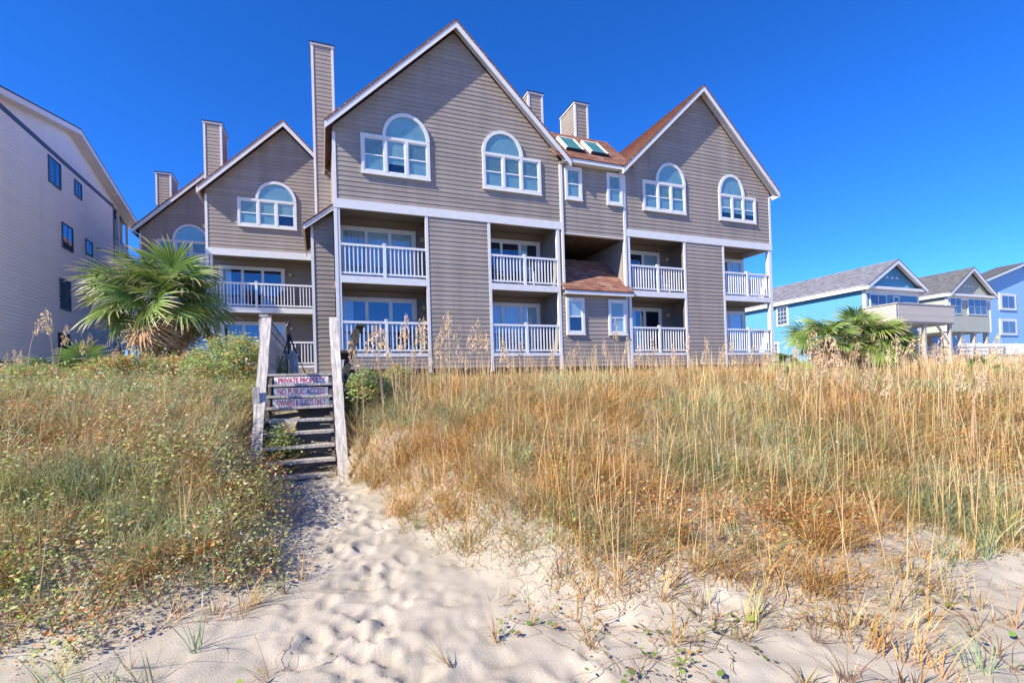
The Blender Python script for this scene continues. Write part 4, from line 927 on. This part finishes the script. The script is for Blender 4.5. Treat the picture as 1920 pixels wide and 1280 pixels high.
# --- fan palms
def fan_mesh(R, petiole, n=34, dead=False, seed=0):
    rd = random.Random(seed); V, F, C = [], [], []
    g0, g1, gt = ((.07, .13, .022), (.24, .33, .08), (.68, .56, .36)) if not dead else ((.38, .22, .09), (.55, .36, .18), (.68, .54, .36))
    hub = np.array([petiole, 0, -petiole * .10]); k = len(V); m = 5      # leaf stalk
    for i in range(m + 1):
        t = i / m; p = hub * t + np.array([0, 0, .12 * petiole * math.sin(math.pi * t)]); ww = .016 * (1 - .5 * t)
        for dy, dz in ((-1, 0), (0, .6), (1, 0), (0, -.6)): V.append(p + np.array([0, dy * ww, dz * ww])); C.append((.27, .30, .10) if not dead else (.36, .22, .1))
    for i in range(m):
        for j in range(4): F.append((k + i * 4 + j, k + i * 4 + (j + 1) % 4, k + i * 4 + 4 + (j + 1) % 4, k + i * 4 + 4 + j))
    sp = 2.25; da = 2 * sp / (n - 1); tilt = rd.uniform(-.15, .15); bend = rd.uniform(.05, .75)
    for i in range(n):
        an = -sp + i * da; L = R * (.72 + .28 * math.cos(an * .55)) * rd.uniform(.88, 1.08); d = np.array([math.cos(an), math.sin(an), 0]); s_ = np.array([-math.sin(an), math.cos(an), 0])
        dr = rd.uniform(.10, .46) * (1.9 if dead else 1); off = rd.uniform(-.13, .13); st = (.04, .28, .5, .72, .88, 1.); k = len(V); o = hub + np.array([.10 * R * math.cos(an), 0, 0])
        for t in st:
            r = L * t; ww = r * da * .5 if t < .5 else L * .5 * da * .5 * (1 - ((t - .5) / .5) ** 1.2) + .0015
            z = .10 * r * abs(math.sin(an)) - dr * L * max(0, t - .35) ** 2 * 1.9 + (an * tilt * r * .2); q_ = d * r + s_ * off * max(0, t - .45) * L; ca, sa = math.cos(bend), math.sin(bend); p = o + np.array([q_[0] * ca + z * sa, q_[1], -q_[0] * sa + z * ca]); fold = ww * .55
            ct = [g0[q] + (g1[q] - g0[q]) * min(1, t * 1.6) if t < .72 else g1[q] + (gt[q] - g1[q]) * ((t - .72) / .28) ** .6 for q in range(3)]; vv = rd.uniform(.85, 1.15)
            V += [p - s_ * ww + np.array([0, 0, fold]), p, p + s_ * ww + np.array([0, 0, fold])]; C += [[x * vv for x in ct]] * 3
        for j in range(len(st) - 1):
            for q in range(2): F.append((k + j * 3 + q, k + j * 3 + q + 1, k + j * 3 + q + 4, k + j * 3 + q + 3))
    return cmesh('frond', V, F, C, PALMM)
FAN = [fan_mesh(.88, .75, 36, False, i) for i in range(4)]; FAND = [fan_mesh(.75, .6, 26, True, 10 + i) for i in range(2)]
TRUNK = mat('fibrous_palm_trunk', (.13, .085, .055), .9, .4, 9., .1, .8, 30., (1, 1, 3), col2=(.27, .19, .12))
def frond(parent, o, az, el, roll, sc, me, name='frond'):
    f = link(name, me, None, parent, o); d = Vector((math.cos(az) * math.cos(el), math.sin(az) * math.cos(el), math.sin(el)))
    f.rotation_mode = 'QUATERNION'; f.rotation_quaternion = d.to_track_quat('X', 'Z') @ Quaternion((1, 0, 0), roll); f.scale = (sc,) * 3; return f
def palm(name, label, base, top, r0, n, ndead, sc, seed, els=(-.35, 1.35), cat='palm', group=None):
    rd = random.Random(seed); t = thing(name, base, label, cat, group); T = Vector(top) - Vector(base)
    M = MB(); N_ = 9; pts = [Vector(base) + T * (i / N_) + Vector((rd.uniform(-.02, .02), rd.uniform(-.02, .02), 0)) for i in range(N_ + 1)]; pts[0].z -= .15
    M.tube(pts, [r0 * (1.1 - .25 * i / N_) for i in range(N_ + 1)], 12); tr = M.build('trunk', TRUNK, t)
    B = MB(); nb = max(8, int(T.length * 34))
    for i in range(nb):        # old leaf bases
        a = i * 2.4; z = (i + .5) / nb; c = Vector(base) + T * z; o = Vector((math.cos(a), math.sin(a), 0)); B.bar(c + o * r0 * .8, c + o * (r0 * 1.45) + Vector((0, 0, .16)), .09, .03, o)
    B.build('leaf_bases', TRUNK, tr)
    for i in range(n):
        q = (i + .5) / n; el = els[0] + (els[1] - els[0]) * q ** 1.1; az = i * 2.399 + rd.uniform(-.5, .5); el += rd.uniform(-.25, .25)
        frond(t, T + Vector((0, 0, rd.uniform(-.18, .1))), az, el, rd.uniform(-1.1, 1.1), sc * rd.uniform(.7, 1.15), FAN[rd.randrange(4)])
    for i in range(ndead):
        frond(t, T + Vector((0, 0, -.12 - .2 * rd.random())), i * 2.1 + rd.uniform(-.5, .5), rd.uniform(-1.35, -.6), rd.uniform(-1, 1), sc * rd.uniform(.7, 1.), FAND[rd.randrange(2)], 'dead_frond')
    return t
pb = on_y(308, 660, -2.); gz = ground(pb.x, pb.y)
p1 = palm('fan_palm', 'tall shaggy fan palm with brown skirt growing in front of the set-back wing', (pb.x, pb.y, gz), (pb.x - .05, pb.y, 4.0), .19, 44, 30, 1.08, 3, (-.3, 1.35))
frond(p1, Vector((.35, -.2, 3.45 - gz)), .15, -.25, .3, .9, FAN[1]); frond(p1, Vector((.2, -.5, 3.6 - gz)), -1.0, .15, .2, 1.0, FAN[2])
for i, (x, y, yy, sc, n, nd, lab) in enumerate(((1610, 668, -6.6, 1.0, 22, 6, 'largest low fan palm, with its crown in the middle of the palm clump'), (1548, 676, -7.2, .82, 15, 5, 'low fan palm of the clump, beside the cyan house side wall'), (1668, 676, -7.1, .86, 16, 6, 'low fan palm of the clump, in front of the blue house deck'))):
    b_ = on_y(x, y, yy); g_ = ground(b_.x, b_.y); palm('low_fan_palm', lab, (b_.x, b_.y, g_), (b_.x, b_.y, max(g_ + .5, b_.z + .55)), .14, n + 6, nd + 6, sc * .84, 20 + i, (-.15, 1.45))
for i, (x, y, d, sc) in enumerate(((105, 690, 10.2, .62), (165, 685, 10.6, .66), (60, 712, 9.6, .45), (215, 668, 12.5, .55))):
    b_ = px_d(x, y, d); g_ = ground(b_.x, b_.y); palm('palmetto', 'small stemless palmetto fan among the weeds below the pale grey building', (b_.x, b_.y, g_), (b_.x, b_.y, g_ + .12), .06, 8, 2, sc, 40 + i, (.15, 1.25), 'palmetto', 'palmettos below the grey building')
for i, (x, y, d, sc) in enumerate(((1478, 690, 13.5, .5), (1850, 690, 14, .4))):
    b_ = px_d(x, y, d); g_ = ground(b_.x, b_.y); palm('palmetto', ('small palmetto at the foot of the condominium corner post', 'small palmetto in the grass before the white picket fence')[i], (b_.x, b_.y, g_), (b_.x, b_.y, g_ + .15), .06, 8, 2, sc, 50 + i, (.0, 1.2), 'palmetto')
# --- shrubs
def shrub(label, x, y, r, h, dead, leaf, seed, nm=260, name='shrub'):
    st_ = rng.bit_generator.state; g_ = ground(x, y); t = thing(name, (x, y, g_), label, 'shrub'); n = nm
    a = rng.uniform(0, 6.28, n); q = r * np.sqrt(rng.random(n)); uu = x + q * np.cos(a); vv = y + q * np.sin(a); top = np.sqrt(np.clip(1 - (q / (r * 1.08)) ** 2, .02, 1)); bz = h * top * rng.uniform(.25, 1, n) ** .6
    tid = np.repeat(np.arange(n), 22); N = len(tid); P = np.stack([uu[tid] + rng.normal(0, .055, N), vv[tid] + rng.normal(0, .055, N), g_ + bz[tid] + rng.normal(0, .05, N)], 1)
    zn = rng.random(n); col = np.where(((zn < dead)[tid] & (rng.random(N) < .85))[:, None], pick(OR, N, .3), np.where((rng.random(N) < .55)[:, None], pick(FR, N, .25), pick(GR, N, .25))); U, W = rand_leaf_axes(N)
    V, T, C = leaves(P - np.array([x, y, g_]), U, W, leaf * rng.uniform(.6, 1.4, N), .26, col)
    me = bpy.data.meshes.new('foliage'); me.from_pydata(V.tolist(), [], T.tolist()); at = me.attributes.new('col', 'FLOAT_COLOR', 'POINT'); at.data.foreach_set('color', np.concatenate([C, np.ones((len(C), 1))], 1).astype(np.float32).reshape(-1)); link('foliage', me, PLANT0, t)
    S = MB(); rd = random.Random(seed)
    for i in range(14):
        a_ = rd.uniform(0, 6.28); q_ = r * .8 * rd.random(); S.tube([(x + .1 * math.cos(a_), y + .1 * math.sin(a_), g_ - .1), (x + q_ * .6 * math.cos(a_), y + q_ * .6 * math.sin(a_), g_ + h * .45), (x + q_ * math.cos(a_), y + q_ * math.sin(a_), g_ + h * .8)], [.016, .011, .005], 5)
    S.build('branches', TRUNK, t)
def shp(x, y, d): p = px_d(x, y, d); return p.x, p.y
shrub('dense yellow-green shrub behind the top of the left handrail plank'.replace('left ', ''), *shp(440, 700, 10.3), 1.0, 1.25, .22, .06, 1, 560)
shrub('rust-tinged shrub mound around the fan palm foot', *shp(345, 705, 11.5), .9, .75, .62, .06, 2, 340)
shrub('low rusty shrub below the palmettos', *shp(240, 720, 10.), .8, .8, .5, .055, 3, 320)
shrub('low green shrub beneath the corner of the pale grey building', *shp(60, 735, 9.3), .8, .5, .3, .055, 4, 280)
shrub('dark green shrub pressed against the bench side of the stairs', *shp(692, 770, 9.), .42, .75, .12, .05, 5, 220)
shrub('bright green weeds growing up through the lower stair treads', -1.12, -9.2, .26, .55, .08, .05, 6, 110, 'weed_clump')
shrub('green bush under the siding of the first balcony pier', *shp(745, 712, 14.), .45, .6, .15, .06, 7, 180)
# --- sea oats
OATS = []
for k in range(6):
    rd = random.Random(100 + k); V, F, C = [], [], []; dr = rd.uniform(.02, .35); st_pts = []
    for i in range(9): t = i / 8; st_pts.append(np.array([dr * max(0, t - .45) ** 2 * 1.2 + .04 * t * t, .02 * math.sin(t * 3 + k), t * 1. - dr * .25 * max(0, t - .6) ** 2]))
    M = MB(); M.tube(st_pts, [.0042 * (1.15 - .75 * i / 8) for i in range(9)], 5); sm = M.mesh('stalk')
    at = sm.attributes.new('col', 'FLOAT_COLOR', 'POINT'); at.data.foreach_set('color', [q for i in range(len(sm.vertices)) for q in (.60, .44, .27, 1)]); sm.materials.append(PLANT)
    V, F, C = [], [], []
    for j in range(84):
        t = .76 + .24 * rd.random(); i = min(7, int(t * 8)); f = t * 8 - i; p = st_pts[i] * (1 - f) + st_pts[i + 1] * f; wid = .055 * math.sin(math.pi * min(1, (t - .74) / .27) * .9 + .15) + .008
        o = np.array([rd.uniform(-.3, 1.), rd.uniform(-.6, .6), 0]) * wid; q = p + o + np.array([0, 0, -abs(o[0]) * .9 - rd.uniform(0, .02)]); L = rd.uniform(.018, .031)
        a = rd.uniform(0, 6.28); wv = np.array([math.cos(a), math.sin(a), .2]) * L * .27; dn = np.array([o[0] * 2 + rd.uniform(-.3, .3), rd.uniform(-.4, .4), -1.]); dn = dn / np.linalg.norm(dn) * L; n0 = len(V); c = vary(rd.choice([(.64, .47, .28), (.56, .39, .22), (.70, .54, .35)]))
        V += [q, q + dn * .5 + wv, q + dn, q + dn * .5 - wv]; C += [c] * 4; F.append((n0, n0 + 1, n0 + 2, n0 + 3))
    hm = cmesh('seed_head', V, F, C, PLANT); V, F, C = [], [], []
    for j in range(5): c = vary(rd.choice(STRAW + ORANGE + GREEN)); add_blade(V, F, C, (rd.uniform(-.03, .03), rd.uniform(-.03, .03), -.02), rd.uniform(0, 6.28), rd.uniform(.25, .5), rd.uniform(.1, .5), rd.uniform(.2, .9), .008, vary(rd.choice(ORANGE)), c)
    sm['look'] = 'nodding' if dr > .17 else 'upright'; OATS.append((sm, hm, cmesh('blade', V, F, C, PLANT)))
def sea_oat(x, y, d, label, group, k=None, droop=None):
    for _ in range(6):
        T = px_d(x, y, d); lx = random.uniform(-.16, .16); ly = random.uniform(-.1, .1); bx, by = T.x + lx, T.y + ly; g_ = ground(bx, by); H = T.z - g_
        if H < .75: d *= .93
        elif H > 1.9: d *= 1.06
        else: break
    if on_stairs(bx, by): return
    m = OATS[random.randrange(6) if k is None else k]; t = thing('sea_oats', (bx, by, g_ - .02), m[0]['look'] + ' ' + label, 'sea oats', group); dv = Vector((T.x - bx, T.y - by, H))
    t.rotation_mode = 'QUATERNION'; t.rotation_quaternion = dv.to_track_quat('Z', 'X') @ Quaternion((0, 0, 1), random.uniform(0, 6.28)); L = dv.length; t.scale = (L, L, L)
    for nm, me_ in zip(('stalk', 'seed_head', 'blade'), m):
        o = link(nm, me_, None, t)
        if nm != 'stalk': o['kind'] = 'stuff'
for x, y, d in ((60, 576, 8), (86, 574, 8.2), (112, 602, 8.5), (34, 650, 8.6), (48, 652, 8.8), (20, 655, 8)):
    sea_oat(x, y, d, 'sea oats stalk before the pale grey building wall', 'sea oats below the grey building')
for x, y, d in ((152, 618, 9.), (160, 632, 9.2), (212, 640, 9.5), (218, 660, 9.)):
    sea_oat(x, y, d, 'rusty sea oats stalk beside the palmettos and fan palm', 'sea oats by the palmettos')
for x, y, d in ((655, 592, 7.6), (672, 606, 7.8), (700, 600, 8), (712, 640, 7.8), (757, 580, 8), (775, 593, 8), (792, 583, 8.2), (825, 588, 8), (838, 600, 8.4), (850, 572, 8), (903, 590, 8.4), (896, 622, 8.4), (836, 660, 7.6), (868, 662, 7.8), (735, 622, 8), (765, 640, 7.4), (880, 640, 7.4), (815, 630, 7.6), (688, 628, 7.4), (725, 598, 8.4), (744, 606, 8.), (783, 615, 7.8), (805, 608, 8.2), (862, 606, 8.2), (874, 618, 8.), (915, 612, 8.2), (845, 636, 7.4), (795, 650, 7.2)):
    sea_oat(x, y, d, 'sea oats stalk with pale seed head in front of the left gable balconies'.replace('left gable', 'chimney-side'), 'sea oats before the condominium')
for x, y, d in ((935, 640, 7.6), (960, 655, 7.4), (985, 668, 8), (1010, 660, 7.), (1045, 672, 8), (1085, 655, 7.4), (1120, 668, 8), (1162, 592, 8.6), (1168, 622, 8.), (1180, 640, 7.6), (1210, 655, 8), (1240, 668, 7.2), (1270, 660, 8), (1300, 622, 8.6), (1312, 648, 8), (1350, 634, 8.6), (1358, 655, 8), (1385, 662, 7.4), (1410, 640, 8), (1425, 655, 7.4), (948, 622, 8.2), (975, 636, 8.4), (1030, 640, 8.2), (1065, 634, 8.6), (1100, 638, 8.4), (1140, 630, 8.6), (1225, 630, 8.6), (1255, 640, 8.4), (1330, 626, 8.8), (1372, 632, 8.6)):
    sea_oat(x, y, d, 'sea oats stalk standing before the bay windows and far gable', 'sea oats before the condominium')
rd = random.Random(5)
for i in range(46):
    x = 1440 + 480 * (i + rd.random()) / 46; g_ = 0 if x < 1640 else 1 if x < 1800 else 2; sea_oat(x, rd.uniform(612, 690), rd.uniform(5.2, 10), ('sea oats stalk in the tall grass before the low palm clump', 'sea oats stalk in the tall grass before the raised deck', 'sea oats stalk in the tall grass before the picket fence')[g_], 'sea oats before ' + ('the palm clump', 'the raised deck', 'the picket fence')[g_])
# --- small plants on the open sand
SHOOTS = []
for k in range(6):
    rd = random.Random(200 + k); V, F, C = [], [], []; nb = rd.randint(8, 16); ln = rd.uniform(0, .3); az0 = rd.uniform(0, 6.28)
    for j in range(nb):
        g_ = rd.choice(GREEN if rd.random() < .6 else ORANGE + STRAW); add_blade(V, F, C, (rd.uniform(-.015, .015), rd.uniform(-.015, .015), -.02), az0 + rd.uniform(-1.6, 1.6), rd.uniform(.12, .40), ln + rd.uniform(0, .5), rd.uniform(0, .9) ** 1.4, rd.uniform(.0035, .0075), vary((.46, .26, .13)), vary(g_), seg=5)
    SHOOTS.append(cmesh('grass_shoot', V, F, C, PLANT)); SHOOTS[-1]['look'] = ('bushy ' if nb > 11 else 'sparse ') + ('leaning' if ln > .15 else 'upright')
VINES = []
for k in range(4):
    rd = random.Random(300 + k); V, F, C = [], [], []
    for s in range(3):
        a = rd.uniform(0, 6.28); p = np.array([0, 0, .012]); c = vary((.34, .20, .10))
        for j in range(9):
            a += rd.uniform(-.5, .5); q = p + np.array([math.cos(a), math.sin(a), 0]) * .05; q[2] = .010 + .008 * rd.random(); n0 = len(V); sd = np.array([-math.sin(a), math.cos(a), 0]) * .0022
            V += [p - sd, p + sd, q + sd, q - sd]; C += [c] * 4; F.append((n0, n0 + 1, n0 + 2, n0 + 3))
            if rd.random() < .3:
                lc = vary(rd.choice([(.15, .24, .05), (.24, .30, .07), (.13, .20, .05), (.36, .22, .08)]), .25); R_ = rd.uniform(.008, .019); n0 = len(V); cc = q + np.array([rd.uniform(-.03, .03), rd.uniform(-.03, .03), rd.uniform(.004, .025)]); tx, ty = rd.uniform(-.5, .5), rd.uniform(-.5, .5)
                for b in range(8): x_, y_ = R_ * math.cos(b * .785), R_ * math.sin(b * .785); V.append(cc + np.array([x_, y_, x_ * tx + y_ * ty])); C.append(lc)
                F.append(tuple(range(n0, n0 + 8)))
            p = q
    VINES.append(cmesh('creeping_vine', V, F, C, PLANT)); VINES[-1]['look'] = 'leafy' if sum(len(f) == 8 for f in F) >= 8 else 'nearly bare'
def on_sand(x, y):
    z = .1
    for _ in range(8): p = px_z(x, y, z); z = ground(p.x, p.y)
    return p.x, p.y, z
rd = random.Random(9)
for x, y, s_ in ((245, 1255, 1.1), (180, 1190, 1.2), (500, 1275, 1.), (535, 1110, 1.3), (565, 1090, 1.2), (400, 1150, 1.2), (330, 1160, 1.3), (105, 1200, 1.2), (470, 1120, 1.4), (930, 1200, .9), (990, 1050, 1.2), (1115, 1215, 1.3), (1105, 1208, .8), (1310, 1165, 1.3), (1318, 1150, 1.), (1405, 1180, 1.1), (1398, 1195, .9), (1480, 1180, 1.1), (1530, 1200, 1.3), (1588, 1275, 1.5), (1592, 1210, 1.4), (1630, 1200, 1.2), (1660, 1215, 1.2), (1700, 1250, 1.3), (1762, 1235, 1.2), (1768, 1270, 1.3), (1830, 1190, 1.4), (1870, 1225, 1.4), (1905, 1180, 1.4), (1905, 1255, 1.3), (1690, 1130, 1.3), (1560, 1120, 1.3), (1780, 1140, 1.4), (1240, 1130, 1.2), (1180, 1120, 1.2), (1050, 1105, 1.2), (1440, 1110, 1.3), (880, 1040, 1.2)):
    px_, py_, pz_ = on_sand(x, y); sm_ = SHOOTS[rd.randrange(6)]; o = link('grass_shoot', sm_, None, None, (px_, py_, pz_ - .005)); o.rotation_euler = (rd.uniform(-.15, .15), rd.uniform(-.15, .15), rd.uniform(0, 6.28)); o.scale = (s_ * .85,) * 3
    tag(o, sm_['look'] + (' lone beach grass shoot rooted in the open sand' if x > 700 else ' beach grass shoot at the sandy edge of the leafy bank'), 'grass shoot', 'grass shoots on the open sand' if x > 700 else 'grass shoots below the leafy bank')
o = link('grass_shoot', SHOOTS[2], None, None, (*on_sand(842, 1250)[:2], on_sand(842, 1250)[2] + .01)); o.rotation_euler = (.3, 1.15, 2.4); o.scale = (.6,) * 3; tag(o, 'uprooted grass shoot lying on its side at the path mouth', 'grass shoot')
for x, y, s_ in ((1015, 1190, 1.), (1060, 1180, .9), (1170, 1165, 1.3), (1235, 1195, 1.), (1180, 1235, 1.1), (1225, 1225, .9), (1275, 1240, 1.), (1310, 1230, 1.3), (1320, 1268, 1.), (950, 1158, .9), (1175, 1262, .9), (1090, 1085, 1.2), (1130, 1100, 1.3), (1440, 1150, 1.5), (1480, 1160, 1.5), (1510, 1140, 1.4), (1630, 1085, 1.3), (1690, 1090, 1.2), (1820, 1170, 1.5), (1850, 1165, 1.3), (1370, 1200, 1.), (1200, 1075, 1.2), (520, 1258, 1.)):
    px_, py_, pz_ = on_sand(x, y); vm_ = VINES[rd.randrange(4)]; o = link('creeping_vine', vm_, None, None, (px_, py_, pz_ + .004)); o.rotation_euler.z = rd.uniform(0, 6.28); o.scale = (s_ * .85,) * 3
    tag(o, vm_['look'] + ' creeping vine with round leaves trailing on the sand', 'vine', 'vines on the open sand')
